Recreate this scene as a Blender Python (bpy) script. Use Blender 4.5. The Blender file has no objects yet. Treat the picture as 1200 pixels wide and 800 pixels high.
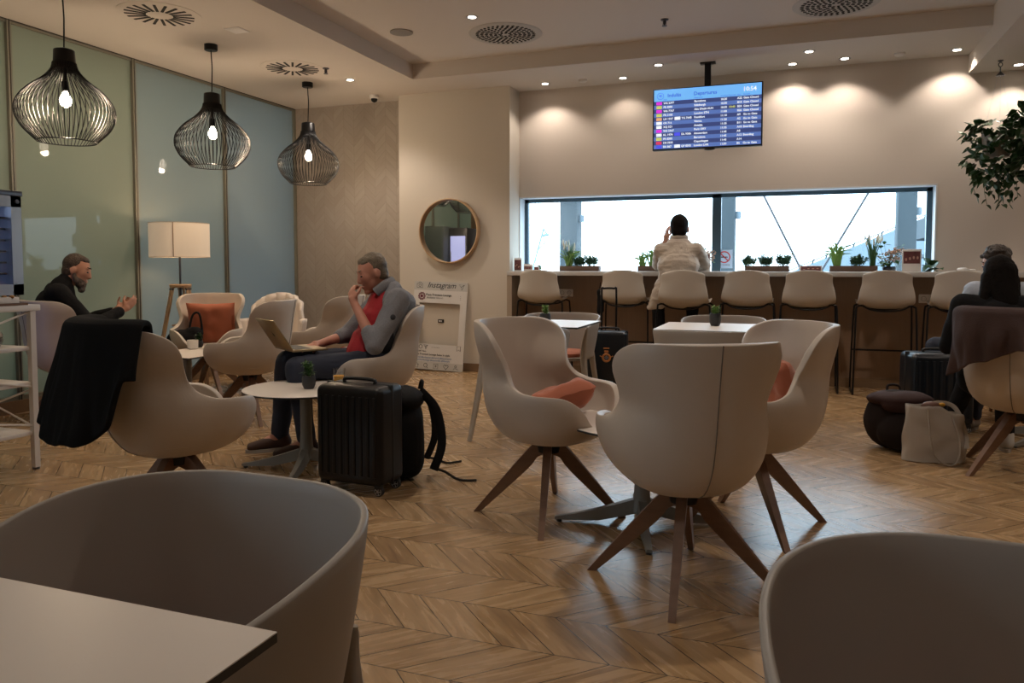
import bpy, bmesh, math, random
from mathutils import Vector, Matrix, noise, Euler
random.seed(7)
PI = math.pi
C = bpy.context.scene.collection
V = Vector

# ------------------------------------------------------------------ helpers
def at(x, y, depth, h=1.15):
    """world XY on the line of sight of photo pixel x at a depth (used to place things on the floor plan)"""
    p = math.atan(49/900.); yw = math.radians(20.14)
    fw = V((-math.sin(yw)*math.cos(p), math.cos(yw)*math.cos(p), -math.sin(p)))
    rt = V((math.cos(yw), math.sin(yw), 0)); up = rt.cross(fw)
    d = fw + rt*((x-600)/900.) + up*(-(y-361)/900.)
    v = d*depth
    return V((v.x, v.y, v.z+h))

def node_mat(name):
    m = bpy.data.materials.new(name); m.use_nodes = True
    nt = m.node_tree; b = nt.nodes['Principled BSDF']
    return m, nt, b

def mat(name, col, rough=.6, metal=0, bump=0, scale=60, vary=.0, vscale=6, coat=0, emit=None, estr=0, trans=0, sheen=0, spec=.5, alpha=1):
    m, nt, b = node_mat(name)
    b.inputs['Base Color'].default_value = (*col, 1)
    b.inputs['Roughness'].default_value = rough
    b.inputs['Metallic'].default_value = metal
    b.inputs['Specular IOR Level'].default_value = spec
    b.inputs['Coat Weight'].default_value = coat
    b.inputs['Transmission Weight'].default_value = trans
    b.inputs['Sheen Weight'].default_value = sheen
    b.inputs['Alpha'].default_value = alpha
    if emit:
        b.inputs['Emission Color'].default_value = (*emit, 1); b.inputs['Emission Strength'].default_value = estr
    tc = nt.nodes.new('ShaderNodeTexCoord')
    if bump:
        n = nt.nodes.new('ShaderNodeTexNoise'); n.inputs['Scale'].default_value = scale; n.inputs['Detail'].default_value = 3
        nt.links.new(tc.outputs['Object'], n.inputs['Vector'])
        bp = nt.nodes.new('ShaderNodeBump'); bp.inputs['Strength'].default_value = bump; bp.inputs['Distance'].default_value = .01
        nt.links.new(n.outputs['Fac'], bp.inputs['Height']); nt.links.new(bp.outputs['Normal'], b.inputs['Normal'])
    if vary:
        n = nt.nodes.new('ShaderNodeTexNoise'); n.inputs['Scale'].default_value = vscale; n.inputs['Detail'].default_value = 4
        nt.links.new(tc.outputs['Object'], n.inputs['Vector'])
        mx = nt.nodes.new('ShaderNodeMix'); mx.data_type = 'RGBA'
        mx.inputs['A'].default_value = (*[c*(1-vary) for c in col], 1); mx.inputs['B'].default_value = (*[min(1, c*(1+vary)) for c in col], 1)
        nt.links.new(n.outputs['Fac'], mx.inputs['Factor']); nt.links.new(mx.outputs['Result'], b.inputs['Base Color'])
    return m

def wood(name, c1, c2, scale=(1, 12, 12), rough=.45):
    m, nt, b = node_mat(name)
    tc = nt.nodes.new('ShaderNodeTexCoord'); mp = nt.nodes.new('ShaderNodeMapping'); mp.inputs['Scale'].default_value = scale
    n = nt.nodes.new('ShaderNodeTexNoise'); n.inputs['Scale'].default_value = 4; n.inputs['Detail'].default_value = 6; n.inputs['Distortion'].default_value = .6
    mx = nt.nodes.new('ShaderNodeMix'); mx.data_type = 'RGBA'
    mx.inputs['A'].default_value = (*c1, 1); mx.inputs['B'].default_value = (*c2, 1)
    L = nt.links.new
    L(tc.outputs['Object'], mp.inputs['Vector']); L(mp.outputs['Vector'], n.inputs['Vector']); L(n.outputs['Fac'], mx.inputs['Factor'])
    L(mx.outputs['Result'], b.inputs['Base Color']); b.inputs['Roughness'].default_value = rough
    return m

def chevron_mat(name, cols, plank, band, x0, y0, axes=('X', 'Y'), rough=.35, line=.0035, linecol=(.05, .03, .015), grain=1.0, var=.5, coat=0):
    """chevron boards: zig-zag along axis 2, board pitch along axis 1"""
    m, nt, b = node_mat(name); N = nt.nodes.new; L = nt.links.new
    geo = N('ShaderNodeNewGeometry'); sp = N('ShaderNodeSeparateXYZ'); L(geo.outputs['Position'], sp.inputs[0])
    def M(op, a, c=None, d=None):
        n = N('ShaderNodeMath'); n.operation = op
        for i, v in enumerate((a, c, d)):
            if v is None: continue
            if isinstance(v, (int, float)): n.inputs[i].default_value = v
            else: L(v, n.inputs[i])
        return n.outputs[0]
    X = sp.outputs[axes[0]]; Y = sp.outputs[axes[1]]
    yy = M('SUBTRACT', Y, y0)
    tri = M('PINGPONG', yy, band)
    u = M('DIVIDE', M('SUBTRACT', M('ADD', X, tri), x0), plank)
    row = M('FLOOR', M('DIVIDE', yy, band)); idx = M('FLOOR', u); fr = M('FRACT', u)
    cb = N('ShaderNodeCombineXYZ'); L(idx, cb.inputs[0]); L(row, cb.inputs[1])
    wn = N('ShaderNodeTexWhiteNoise'); wn.noise_dimensions = '3D'; L(cb.outputs[0], wn.inputs['Vector'])
    # along-board coordinate for the grain
    par = M('PINGPONG', row, 1)
    sg = M('SUBTRACT', M('MULTIPLY', par, 2), 1)
    a1 = M('ADD', X, M('MULTIPLY', sg, Y)); a2 = M('SUBTRACT', M('MULTIPLY', sg, Y), X)
    gv = N('ShaderNodeCombineXYZ'); L(M('MULTIPLY', a1, 1.6), gv.inputs[0]); L(M('MULTIPLY', a2, 14), gv.inputs[1]); L(M('MULTIPLY', wn.outputs['Value'], 30), gv.inputs[2])
    gv2 = N('ShaderNodeCombineXYZ'); L(M('MULTIPLY', a1, 1.6), gv2.inputs[0]); L(M('MULTIPLY', a2, 14), gv2.inputs[1]); L(M('MULTIPLY', wn.outputs['Value'], 30), gv2.inputs[2])
    mv = N('ShaderNodeMix'); mv.data_type = 'VECTOR'; L(par, mv.inputs['Factor']); L(gv.outputs[0], mv.inputs['A']); L(gv2.outputs[0], mv.inputs['B'])
    ns = N('ShaderNodeTexNoise'); ns.inputs['Scale'].default_value = 1.6; ns.inputs['Detail'].default_value = 6; ns.inputs['Distortion'].default_value = .8
    L(mv.outputs['Result'], ns.inputs['Vector'])
    fac = M('ADD', M('MULTIPLY', wn.outputs['Value'], var), M('MULTIPLY', M('SUBTRACT', ns.outputs['Fac'], .5), 1.7*grain))
    fac = M('ADD', fac, .5-var/2)
    cr = N('ShaderNodeValToRGB'); els = cr.color_ramp.elements
    els[0].position = 0; els[0].color = (*cols[0], 1); els[1].position = 1; els[1].color = (*cols[2], 1)
    e = els.new(.5); e.color = (*cols[1], 1); L(fac, cr.inputs[0])
    # joints
    edge = M('MINIMUM', fr, M('SUBTRACT', 1, fr)); e1 = M('LESS_THAN', M('MULTIPLY', edge, plank*.7071), line/2)
    f2 = M('FRACT', M('DIVIDE', yy, band)); ed2 = M('LESS_THAN', M('MULTIPLY', M('MINIMUM', f2, M('SUBTRACT', 1, f2)), band), line/2)
    ln = M('MAXIMUM', e1, ed2)
    mx = N('ShaderNodeMix'); mx.data_type = 'RGBA'; L(ln, mx.inputs['Factor']); L(cr.outputs[0], mx.inputs['A']); mx.inputs['B'].default_value = (*linecol, 1)
    L(mx.outputs['Result'], b.inputs['Base Color'])
    L(M('ADD', M('MULTIPLY', ns.outputs['Fac'], .06), rough-.03), b.inputs['Roughness'])
    bp = N('ShaderNodeBump'); bp.inputs['Strength'].default_value = .12; bp.inputs['Distance'].default_value = .0015
    L(M('SUBTRACT', M('MULTIPLY', ns.outputs['Fac'], .04), ln), bp.inputs['Height']); L(bp.outputs['Normal'], b.inputs['Normal'])
    b.inputs['Coat Weight'].default_value = coat; b.inputs['Specular IOR Level'].default_value = .75 if coat == 0 and rough < .5 else .3
    return m

def obj(name, bm, m, parent=None, smooth=True, loc=None, normals=True):
    if normals: bmesh.ops.recalc_face_normals(bm, faces=bm.faces)
    me = bpy.data.meshes.new(name); bm.to_mesh(me); bm.free()
    for q in (m if isinstance(m, (list, tuple)) else [m]): me.materials.append(q)
    if smooth:
        me.polygons.foreach_set('use_smooth', [True]*len(me.polygons)); me.set_sharp_from_angle(angle=math.radians(40))
    o = bpy.data.objects.new(name, me); C.objects.link(o)
    if parent: o.parent = parent
    if loc is not None: o.location = loc
    return o

def tag(o, label, cat, group=None, kind=None):
    o['label'] = label; o['category'] = cat
    if group: o['group'] = group
    if kind: o['kind'] = kind
    return o

def thing(name, label, cat, loc=(0, 0, 0), rz=0, group=None):
    o = bpy.data.objects.new(name, None); C.objects.link(o); o.location = loc; o.rotation_euler = (0, 0, rz)
    o.empty_display_size = .1
    return tag(o, label, cat, group)

def struct(name, bm, m, parent=None, smooth=False):
    o = obj(name, bm, m, parent, smooth)
    if not parent: o['kind'] = 'structure'
    return o

def dup(root, loc, rz, label, group=None, rot=None):
    r = root.copy(); C.objects.link(r); r.location = loc; r.rotation_euler = (0, 0, rz) if rot is None else rot
    r['label'] = label
    if group: r['group'] = group
    for ch in list(root.children):
        c = ch.copy(); C.objects.link(c); c.parent = r
        for g in list(ch.children):
            d = g.copy(); C.objects.link(d); d.parent = c
    return r

def box(bm, c, s, rot=None, bev=0, seg=2):
    g = bmesh.ops.create_cube(bm, size=1); vs = g['verts']
    M = Matrix.Translation(c) @ ((rot.to_matrix().to_4x4() if isinstance(rot, Euler) else rot) if rot is not None else Matrix()) @ Matrix.Diagonal((*s, 1))
    bmesh.ops.transform(bm, matrix=M, verts=vs)
    if bev:
        es = list({e for v in vs for e in v.link_edges})
        bmesh.ops.bevel(bm, geom=es, offset=bev, segments=seg, affect='EDGES', profile=.5)
def bx(bm, x0, x1, y0, y1, z0, z1, bev=0):
    box(bm, ((x0+x1)/2, (y0+y1)/2, (z0+z1)/2), (x1-x0, y1-y0, z1-z0), bev=bev)

def frames(pts, closed=False):
    n = len(pts); T = []
    for i in range(n):
        a = pts[(i-1) % n] if (closed or i > 0) else pts[i]; b = pts[(i+1) % n] if (closed or i < n-1) else pts[i]
        t = (b-a); T.append(t.normalized() if t.length > 1e-9 else V((0, 0, 1)))
    ref = V((0, 0, 1)) if abs(T[0].z) < .9 else V((1, 0, 0))
    nrm = (ref - T[0]*ref.dot(T[0])).normalized(); out = []
    for t in T:
        nrm = (nrm - t*nrm.dot(t)); nrm = nrm.normalized() if nrm.length > 1e-6 else t.orthogonal().normalized()
        out.append((nrm.copy(), t.cross(nrm)))
    return out
def tube(bm, pts, r, seg=8, closed=False, flat=1.0):
    pts = [V(p) for p in pts]; rs = r if isinstance(r, (list, tuple)) else [r]*len(pts)
    fr = frames(pts, closed); rings = []
    for p, (a, b), q in zip(pts, fr, rs):
        rings.append([bm.verts.new(p + a*math.cos(2*PI*k/seg)*q + b*math.sin(2*PI*k/seg)*q*flat) for k in range(seg)])
    n = len(rings)
    for i in range(n if closed else n-1):
        A = rings[i]; B = rings[(i+1) % n]
        for k in range(seg):
            try: bm.faces.new((A[k], A[(k+1) % seg], B[(k+1) % seg], B[k]))
            except ValueError: pass
    if not closed:
        bm.faces.new(rings[0][::-1]); bm.faces.new(rings[-1])
def smooth_path(pts, n=8, closed=False):
    pts = [V(p) for p in pts]; out = []; m = len(pts)
    for i in range(m if closed else m-1):
        if closed: a, b, c, d = pts[(i-1) % m], pts[i], pts[(i+1) % m], pts[(i+2) % m]
        else: a, b, c, d = pts[max(i-1, 0)], pts[i], pts[i+1], pts[min(i+2, m-1)]
        for k in range(n):
            t = k/n
            out.append(.5*((2*b)+(c-a)*t+(2*a-5*b+4*c-d)*t*t+(3*b-a-3*c+d)*t**3))
    if not closed: out.append(pts[-1])
    return out
def lathe(bm, prof, c=(0, 0, 0), seg=24, cap=True, sx=1, sy=1, M=None):
    c = V(c); rings = []
    for r, z in prof:
        ring = []
        for k in range(seg):
            p = V((r*math.cos(2*PI*k/seg)*sx, r*math.sin(2*PI*k/seg)*sy, z))
            if M is not None: p = M @ p
            ring.append(bm.verts.new(c+p))
        rings.append(ring)
    for A, B in zip(rings, rings[1:]):
        for k in range(seg): bm.faces.new((A[k], A[(k+1) % seg], B[(k+1) % seg], B[k]))
    if cap: bm.faces.new(rings[0][::-1]); bm.faces.new(rings[-1])
def grid(bm, fn, nu, nv, closeu=False, mi=0):
    P = [[bm.verts.new(fn(i/(nu if closeu else nu-1), j/(nv-1))) for j in range(nv)] for i in range(nu)]
    for i in range(nu if closeu else nu-1):
        for j in range(nv-1):
            f = bm.faces.new((P[i][j], P[(i+1) % nu][j], P[(i+1) % nu][j+1], P[i][j+1])); f.material_index = mi
    return P
def ell(bm, c, r, R=None, u=20, v=12):
    g = bmesh.ops.create_uvsphere(bm, u_segments=u, v_segments=v, radius=1)
    M = Matrix.Translation(c) @ (R.to_4x4() if R is not None else Matrix()) @ Matrix.Diagonal((*r, 1))
    bmesh.ops.transform(bm, matrix=M, verts=g['verts'])
def caps(bm, p0, p1, r0, r1, flat=1.0, seg=14, side=None):
    """tapered limb with round ends; side = axis widened by flat"""
    p0, p1 = V(p0), V(p1); d = p1-p0; L = d.length; z = d.normalized()
    x = (V(side)-z*V(side).dot(z)).normalized() if side is not None else z.orthogonal().normalized(); y = z.cross(x)
    prof = []
    for k in range(6): a = -PI/2+k*PI/10*1.0; prof.append((r0*math.cos(a), r0*math.sin(a)))
    for k in range(1, 6): a = k*PI/10; prof.append((r1*math.cos(a), L+r1*math.sin(a)))
    rings = []
    for r, h in prof:
        rings.append([bm.verts.new(p0+z*h+x*(max(r, .0008)*flat*math.cos(2*PI*k/seg))+y*(max(r, .0008)*math.sin(2*PI*k/seg))) for k in range(seg)])
    for A, B in zip(rings, rings[1:]):
        for k in range(seg): bm.faces.new((A[k], A[(k+1) % seg], B[(k+1) % seg], B[k]))
    bm.faces.new(rings[0][::-1]); bm.faces.new(rings[-1])
def fuse(bm, voxel=.007, smooth=4, wr=0, wscale=10, seed=0, stretch=(1, 1, 1), dec=.6):
    bmesh.ops.recalc_face_normals(bm, faces=bm.faces)
    me = bpy.data.meshes.new('tmp'); bm.to_mesh(me); bm.free()
    o = bpy.data.objects.new('tmp', me); C.objects.link(o)
    r = o.modifiers.new('r', 'REMESH'); r.mode = 'VOXEL'; r.voxel_size = voxel
    if smooth:
        s = o.modifiers.new('s', 'SMOOTH'); s.iterations = smooth; s.factor = .5
    if dec < 1:
        d = o.modifiers.new('d', 'DECIMATE'); d.ratio = dec
    dg = bpy.context.evaluated_depsgraph_get(); e = o.evaluated_get(dg)
    out = bmesh.new(); out.from_mesh(e.to_mesh()); e.to_mesh_clear()
    bpy.data.objects.remove(o); bpy.data.meshes.remove(me)
    if wr:
        out.normal_update(); mv = []
        for v in out.verts:
            q = V((v.co.x*stretch[0], v.co.y*stretch[1], v.co.z*stretch[2]))*wscale+V((seed*3.1, 0, 0))
            mv.append(v.normal*(noise.noise(q)*.7+noise.noise(q*2.3)*.35)*wr)
        for v, d in zip(out.verts, mv): v.co += d
    return out
def text_bm(items, bm=None):
    """items: (string, x, z, size, align, shear, weight) laid out in the XZ plane facing -Y; y given by index 7"""
    bm = bm or bmesh.new()
    for it in items:
        s, x, z, size, al = it[:5]; sh = it[5] if len(it) > 5 else 0; off = it[6] if len(it) > 6 else 0; y = it[7] if len(it) > 7 else 0
        cu = bpy.data.curves.new('t', 'FONT'); cu.body = s; cu.size = size; cu.align_x = al; cu.shear = sh; cu.offset = off; cu.resolution_u = 2
        o = bpy.data.objects.new('t', cu); C.objects.link(o)
        dg = bpy.context.evaluated_depsgraph_get(); e = o.evaluated_get(dg); me = e.to_mesh()
        t = bmesh.new(); t.from_mesh(me); e.to_mesh_clear()
        bmesh.ops.transform(t, matrix=Matrix.Translation((x, y, z)) @ Matrix.Rotation(PI/2, 4, 'X'), verts=t.verts)
        m2 = bpy.data.meshes.new('q'); t.to_mesh(m2); t.free(); bm.from_mesh(m2); bpy.data.meshes.remove(m2)
        bpy.data.objects.remove(o); bpy.data.curves.remove(cu)
    return bm
def face_dir(dx, dy): return math.atan2(dy, dx)-PI/2

# ------------------------------------------------------------------ materials
M_wall = mat('wall_paint', (.60, .535, .475), .85, bump=.05, scale=200)
M_mirwall = mat('mirror_wall_paint', (.58, .53, .46), .85, bump=.05, scale=200)
M_ceil = mat('ceiling_paint', (.62, .56, .50), .9)
M_trim = mat('white_trim', (.68, .70, .72), .5)
M_floor = chevron_mat('chevron_oak', ((.22, .130, .062), (.385, .245, .122), (.50, .34, .185)), .1665, .2345, -1.145, 2.125, rough=.27, coat=0, var=.36)
M_accent = chevron_mat('chevron_wallcovering', ((.31, .26, .22), (.345, .295, .25), (.38, .33, .28)), .10, .14, 0, 0, axes=('Z', 'X'), rough=.75, line=.003, linecol=(.27, .23, .19), grain=.6, var=.5)
M_leather = mat('beige_leather', (.50, .435, .37), .42, bump=.06, scale=350, vary=.06, vscale=9)
M_leather2 = mat('ribbed_beige', (.62, .55, .49), .6, bump=.05, scale=300)
M_seam = mat('seam_dark', (.16, .14, .12), .6)
M_walnut = wood('walnut_stained_oak', (.115, .055, .03), (.21, .115, .068), (3, 3, 12), .4)
M_ash = wood('light_oak', (.42, .27, .15), (.56, .38, .22), (12, 12, 2), .45)
M_barwood = wood('bar_oak_veneer', (.24, .155, .10), (.30, .20, .132), (14, 14, 1.2), .5)
M_base = wood('baseboard_oak', (.17, .105, .055), (.23, .145, .08), (1, 12, 12), .5)
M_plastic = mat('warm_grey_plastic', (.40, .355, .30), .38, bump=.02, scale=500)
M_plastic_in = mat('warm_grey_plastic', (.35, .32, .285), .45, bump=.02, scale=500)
M_stoolp = mat('stool_plastic', (.52, .475, .42), .45)
M_black = mat('black_metal', (.012, .012, .013), .38, metal=.6)
M_rust = mat('terracotta_fabric', (.42, .12, .058), .8, bump=.15, scale=260, vary=.1, vscale=5, sheen=.3)
M_top = mat('table_laminate', (.74, .67, .60), .36, bump=.01, scale=400)
M_edge = mat('black_laminate_edge', (.012, .012, .012), .45)
M_tleg = mat('taupe_powder_coat', (.20, .19, .165), .45)
M_pot = mat('charcoal_ceramic', (.022, .024, .027), .5)
M_leaf = mat('leaf_green', (.045, .12, .03), .5, vary=.4, vscale=30)
M_leafb = mat('leaf_blue_green', (.06, .14, .075), .5, vary=.4, vscale=30)
M_leafl = mat('leaf_light_green', (.16, .30, .07), .5, vary=.3, vscale=30)
M_leafd = mat('leaf_dark_green', (.02, .062, .014), .4, vary=.5, vscale=14)
M_white = mat('white_enamel', (.66, .62, .58), .45)
M_steel = mat('brushed_steel', (.45, .46, .48), .32, metal=.9)
M_dsteel = mat('dark_steel', (.10, .10, .11), .35, metal=.8)
M_case = mat('black_polycarbonate', (.0045, .0045, .005), .38, bump=.05, scale=600, spec=.35)
M_case2 = mat('dark_navy_polycarbonate', (.006, .010, .016), .3)
M_nylon = mat('black_nylon', (.006, .006, .007), .8, bump=.3, scale=300, spec=.2)
M_brownbag = mat('dark_brown_canvas', (.016, .010, .009), .8, bump=.3, scale=250, spec=.2)
M_flap = mat('maroon_brown_canvas', (.04, .019, .017), .75, bump=.2, scale=250, spec=.2)
M_canvas = mat('cotton_canvas', (.42, .38, .33), .9, bump=.3, scale=300)
M_skin = mat('skin', (.50, .25, .165), .5, vary=.1, vscale=20)
M_skin2 = mat('skin_ruddy', (.52, .235, .16), .5, vary=.12, vscale=20)
M_hairg = mat('hair_grey_blond', (.16, .125, .085), .6, bump=.8, scale=120, vary=.4, vscale=60)
M_hairb = mat('hair_brown', (.045, .026, .016), .6, bump=.8, scale=120, vary=.4, vscale=60)
M_hairk = mat('hair_black', (.008, .006, .005), .7, bump=.3, scale=90, spec=.08)
M_beard = mat('beard_grey', (.13, .10, .08), .8, bump=.8, scale=150, vary=.4, vscale=60)
M_blackcloth = mat('black_wool', (.007, .007, .008), .9, bump=.3, scale=200, spec=.2)
M_coat = mat('black_coat_wool', (.006, .006, .0065), .92, bump=.25, scale=250, spec=.15)
M_jeans = mat('navy_denim', (.016, .022, .042), .8, bump=.3, scale=300, vary=.3, vscale=9)
M_red = mat('red_tshirt', (.36, .012, .02), .8, bump=.2, scale=250)
M_fleece = mat('grey_fleece', (.20, .20, .215), .9, bump=.4, scale=180, vary=.25, vscale=120)
M_fleeced = mat('black_panel', (.022, .022, .025), .85, bump=.2, scale=180)
M_trench = mat('beige_trench_cotton', (.44, .375, .31), .75, bump=.25, scale=60)
M_greyshirt = mat('grey_blue_shirt', (.30, .33, .38), .8, bump=.2, scale=150)
M_maroon = mat('brown_jacket_cloth', (.05, .027, .024), .85, bump=.2, scale=150)
M_shoe = mat('brown_suede', (.055, .022, .013), .7, bump=.2, scale=200)
M_sole = mat('pale_sole', (.32, .28, .24), .7)
M_rubber = mat('rubber', (.01, .01, .01), .6)
M_gold = mat('laptop_gold_aluminium', (.36, .29, .18), .35, metal=.75)
M_keys = mat('laptop_keys', (.03, .03, .03), .6)
M_glass = mat('clear_glass', (1, 1, 1), .02, trans=1)
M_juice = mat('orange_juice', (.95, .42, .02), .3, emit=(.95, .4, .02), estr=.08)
M_cup = mat('white_porcelain', (.72, .68, .62), .25)
M_mirror = mat('mirror_silver', (.86, .87, .86), .02, metal=1)
M_frameblk = mat('bronze_frame', (.06, .055, .045), .4, metal=.5)
M_mull = mat('taupe_mullion', (.20, .19, .15), .5)
M_poster = mat('poster_board', (.64, .62, .60), .55)
M_posterband = mat('poster_band', (.50, .49, .47), .55)
M_ink = mat('dark_ink', (.03, .03, .035), .6)
M_blueink = mat('blue_ink', (.10, .20, .38), .6)
M_redink = mat('red_ink', (.65, .02, .03), .6)
M_maroonink = mat('maroon_ink', (.16, .03, .05), .6)
M_concrete = mat('concrete', (.036, .050, .060), .9, bump=.2, scale=20, vary=.12, vscale=3)
M_roofo = mat('pale_roofing', (.125, .165, .20), .7, vary=.08, vscale=2)
M_ground = mat('pale_apron', (.25, .27, .29), .9)
M_lightgrey = mat('grille_grey', (.42, .40, .37), .6)
M_dark = mat('dark_slot', (.03, .028, .025), .9)
M_planter = mat('brown_planter', (.10, .058, .038), .6)
M_pink = mat('dried_flower', (.42, .27, .20), .8, vary=.3, vscale=60)
M_wflower = mat('white_flower', (.75, .75, .68), .7)
M_card = mat('white_card', (.72, .69, .66), .6)
M_photo = mat('photo_print', (.13, .04, .04), .5, vary=.9, vscale=25)
M_brass = mat('emblem_gold', (.55, .22, .07), .45)
M_denim_grey = mat('grey_emblem', (.25, .28, .33), .5)
def emis(name, col, s):
    m, nt, b = node_mat(name); b.inputs['Base Color'].default_value = (*[min(c, .8) for c in col], 1)
    b.inputs['Emission Color'].default_value = (*col, 1); b.inputs['Emission Strength'].default_value = s; b.inputs['Roughness'].default_value = .4
    return m
M_bulb = emis('bulb_glow', (1, .80, .62), 22)
M_down = emis('downlight_glow', (1, .88, .74), 14)
M_shade = mat('lampshade_linen', (.62, .52, .40), .9, emit=(1, .76, .54), estr=.22)
M_scr_sky = emis('screen_sky_blue', (.17, .48, 1.0), .85)
M_scr_d = emis('screen_row_dark', (.045, .065, .20), .85)
M_scr_l = emis('screen_row_light', (.10, .18, .48), .85)
M_scr_w = emis('screen_white', (.85, .92, 1), 1.0)
M_scr_b = emis('screen_blue', (.02, .08, .5), .8)
M_scr_m = emis('screen_magenta', (.75, .04, .75), .9)
M_scr_y = emis('screen_yellow', (.62, .66, .16), .8)
M_scr_o = emis('screen_orange', (.85, .42, .2), .8)
M_scr_r = emis('screen_red', (.75, .05, .14), .8)
M_scr_v = emis('screen_violet', (.08, .09, .9), .9)
M_frinside = emis('fridge_interior', (.20, .26, .50), .35)
M_frdark = mat('fridge_inner_dark', (.05, .06, .09), .3)

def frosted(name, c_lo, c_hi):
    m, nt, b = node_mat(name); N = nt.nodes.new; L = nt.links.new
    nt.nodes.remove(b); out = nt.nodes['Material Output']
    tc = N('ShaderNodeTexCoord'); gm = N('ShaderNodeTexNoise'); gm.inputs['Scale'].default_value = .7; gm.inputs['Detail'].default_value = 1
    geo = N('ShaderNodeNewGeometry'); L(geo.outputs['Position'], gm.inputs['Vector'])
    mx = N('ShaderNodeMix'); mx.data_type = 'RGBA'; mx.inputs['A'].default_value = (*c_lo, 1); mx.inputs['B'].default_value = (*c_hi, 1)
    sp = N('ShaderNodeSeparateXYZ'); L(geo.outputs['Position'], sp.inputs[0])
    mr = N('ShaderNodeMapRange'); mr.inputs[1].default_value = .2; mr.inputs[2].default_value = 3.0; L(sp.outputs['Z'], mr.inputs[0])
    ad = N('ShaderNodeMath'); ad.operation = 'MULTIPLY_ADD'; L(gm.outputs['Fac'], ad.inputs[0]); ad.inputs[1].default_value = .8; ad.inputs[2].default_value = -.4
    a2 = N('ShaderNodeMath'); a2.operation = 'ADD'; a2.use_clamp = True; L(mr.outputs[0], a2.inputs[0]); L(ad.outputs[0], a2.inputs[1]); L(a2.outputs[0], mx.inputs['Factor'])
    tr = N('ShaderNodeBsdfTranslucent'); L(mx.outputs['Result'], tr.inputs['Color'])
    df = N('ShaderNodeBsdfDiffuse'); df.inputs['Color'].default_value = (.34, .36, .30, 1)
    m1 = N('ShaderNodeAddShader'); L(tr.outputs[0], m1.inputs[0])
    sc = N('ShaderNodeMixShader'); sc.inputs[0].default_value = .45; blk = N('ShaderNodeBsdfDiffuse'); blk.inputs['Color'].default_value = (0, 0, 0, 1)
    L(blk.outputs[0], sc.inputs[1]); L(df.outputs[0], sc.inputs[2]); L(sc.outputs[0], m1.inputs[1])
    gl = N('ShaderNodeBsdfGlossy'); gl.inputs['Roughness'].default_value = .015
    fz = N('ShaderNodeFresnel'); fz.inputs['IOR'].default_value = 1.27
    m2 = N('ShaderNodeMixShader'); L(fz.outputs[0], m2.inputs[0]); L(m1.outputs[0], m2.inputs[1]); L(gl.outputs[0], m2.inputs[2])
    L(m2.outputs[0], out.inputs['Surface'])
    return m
M_fr1 = frosted('frosted_glass_backlit_green', (.115, .120, .096), (.165, .160, .115))  # green tint stands in for coloured light from things behind the glass
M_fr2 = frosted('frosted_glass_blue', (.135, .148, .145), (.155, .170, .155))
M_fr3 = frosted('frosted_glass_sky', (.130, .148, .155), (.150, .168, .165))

# ------------------------------------------------------------------ room shell
XL, YB, YM, XR, YF = -5.74, 8.0, 7.7, 4.6, -2.6
ZC, ZT, ZS = 3.05, 3.20, 2.88
bm = bmesh.new(); bx(bm, XL-.3, XR+.2, YF-.2, YB+.35, -.1, 0); struct('floor', bm, M_floor)
bm = bmesh.new()   # dropped border with a raised tray in the middle
bx(bm, XL-.3, -3.68, YF, YB+.4, ZC, 3.5)
bx(bm, -3.68, 1.46, 7.10, YB+.4, ZC, 3.5)
bx(bm, -3.68, 1.46, YF, 7.10, ZT, 3.5)
struct('ceiling', bm, M_ceil)
bm = bmesh.new(); bx(bm, 1.44, XR+.2, YF, YB+.4, ZS, 3.5); struct('ceiling_soffit', bm, M_ceil)
# back wall with the long bar window opening
WX0, WX1, WZ1, WZ0 = -2.85, 1.22, 1.905, 1.06
bm = bmesh.new()
bx(bm, -2.85, XR+.2, YB, YB+.25, WZ1, 3.5)
bx(bm, -2.85, XR+.2, YB, YB+.25, 0, WZ0)
bx(bm, WX1, XR+.2, YB, YB+.25, WZ0, WZ1)
struct('wall_back', bm, M_wall)
bm = bmesh.new(); bx(bm, -4.17, -2.85, YM, YB+.25, 0, ZC+.02); struct('wall_mirror', bm, M_mirwall)
bm = bmesh.new(); bx(bm, XL-.3, -4.17, 7.95, YB+.25, 0, ZC+.02); struct('wall_accent', bm, M_accent)
bm = bmesh.new(); bx(bm, XR, XR+.2, YF, YB+.2, 0, 3.5); struct('wall_right', bm, M_wall)
bm = bmesh.new(); bx(bm, XL-.3, XR+.2, YF-.2, YF, 0, 3.5); struct('wall_front', bm, M_wall)
bm = bmesh.new(); bx(bm, -4.17, -2.86, YM-.015, YM, 0, .09); bx(bm, -4.185, -4.17, YM, 7.95, 0, .09); struct('baseboard_mirror', bm, M_base)
bm = bmesh.new(); bx(bm, XL, -4.185, 7.935, 7.95, 0, .09); struct('baseboard_accent', bm, M_base)
bm = bmesh.new(); bx(bm, XL, XL+.05, YF, 7.935, 0, .10); struct('baseboard_left', bm, M_base)
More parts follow.
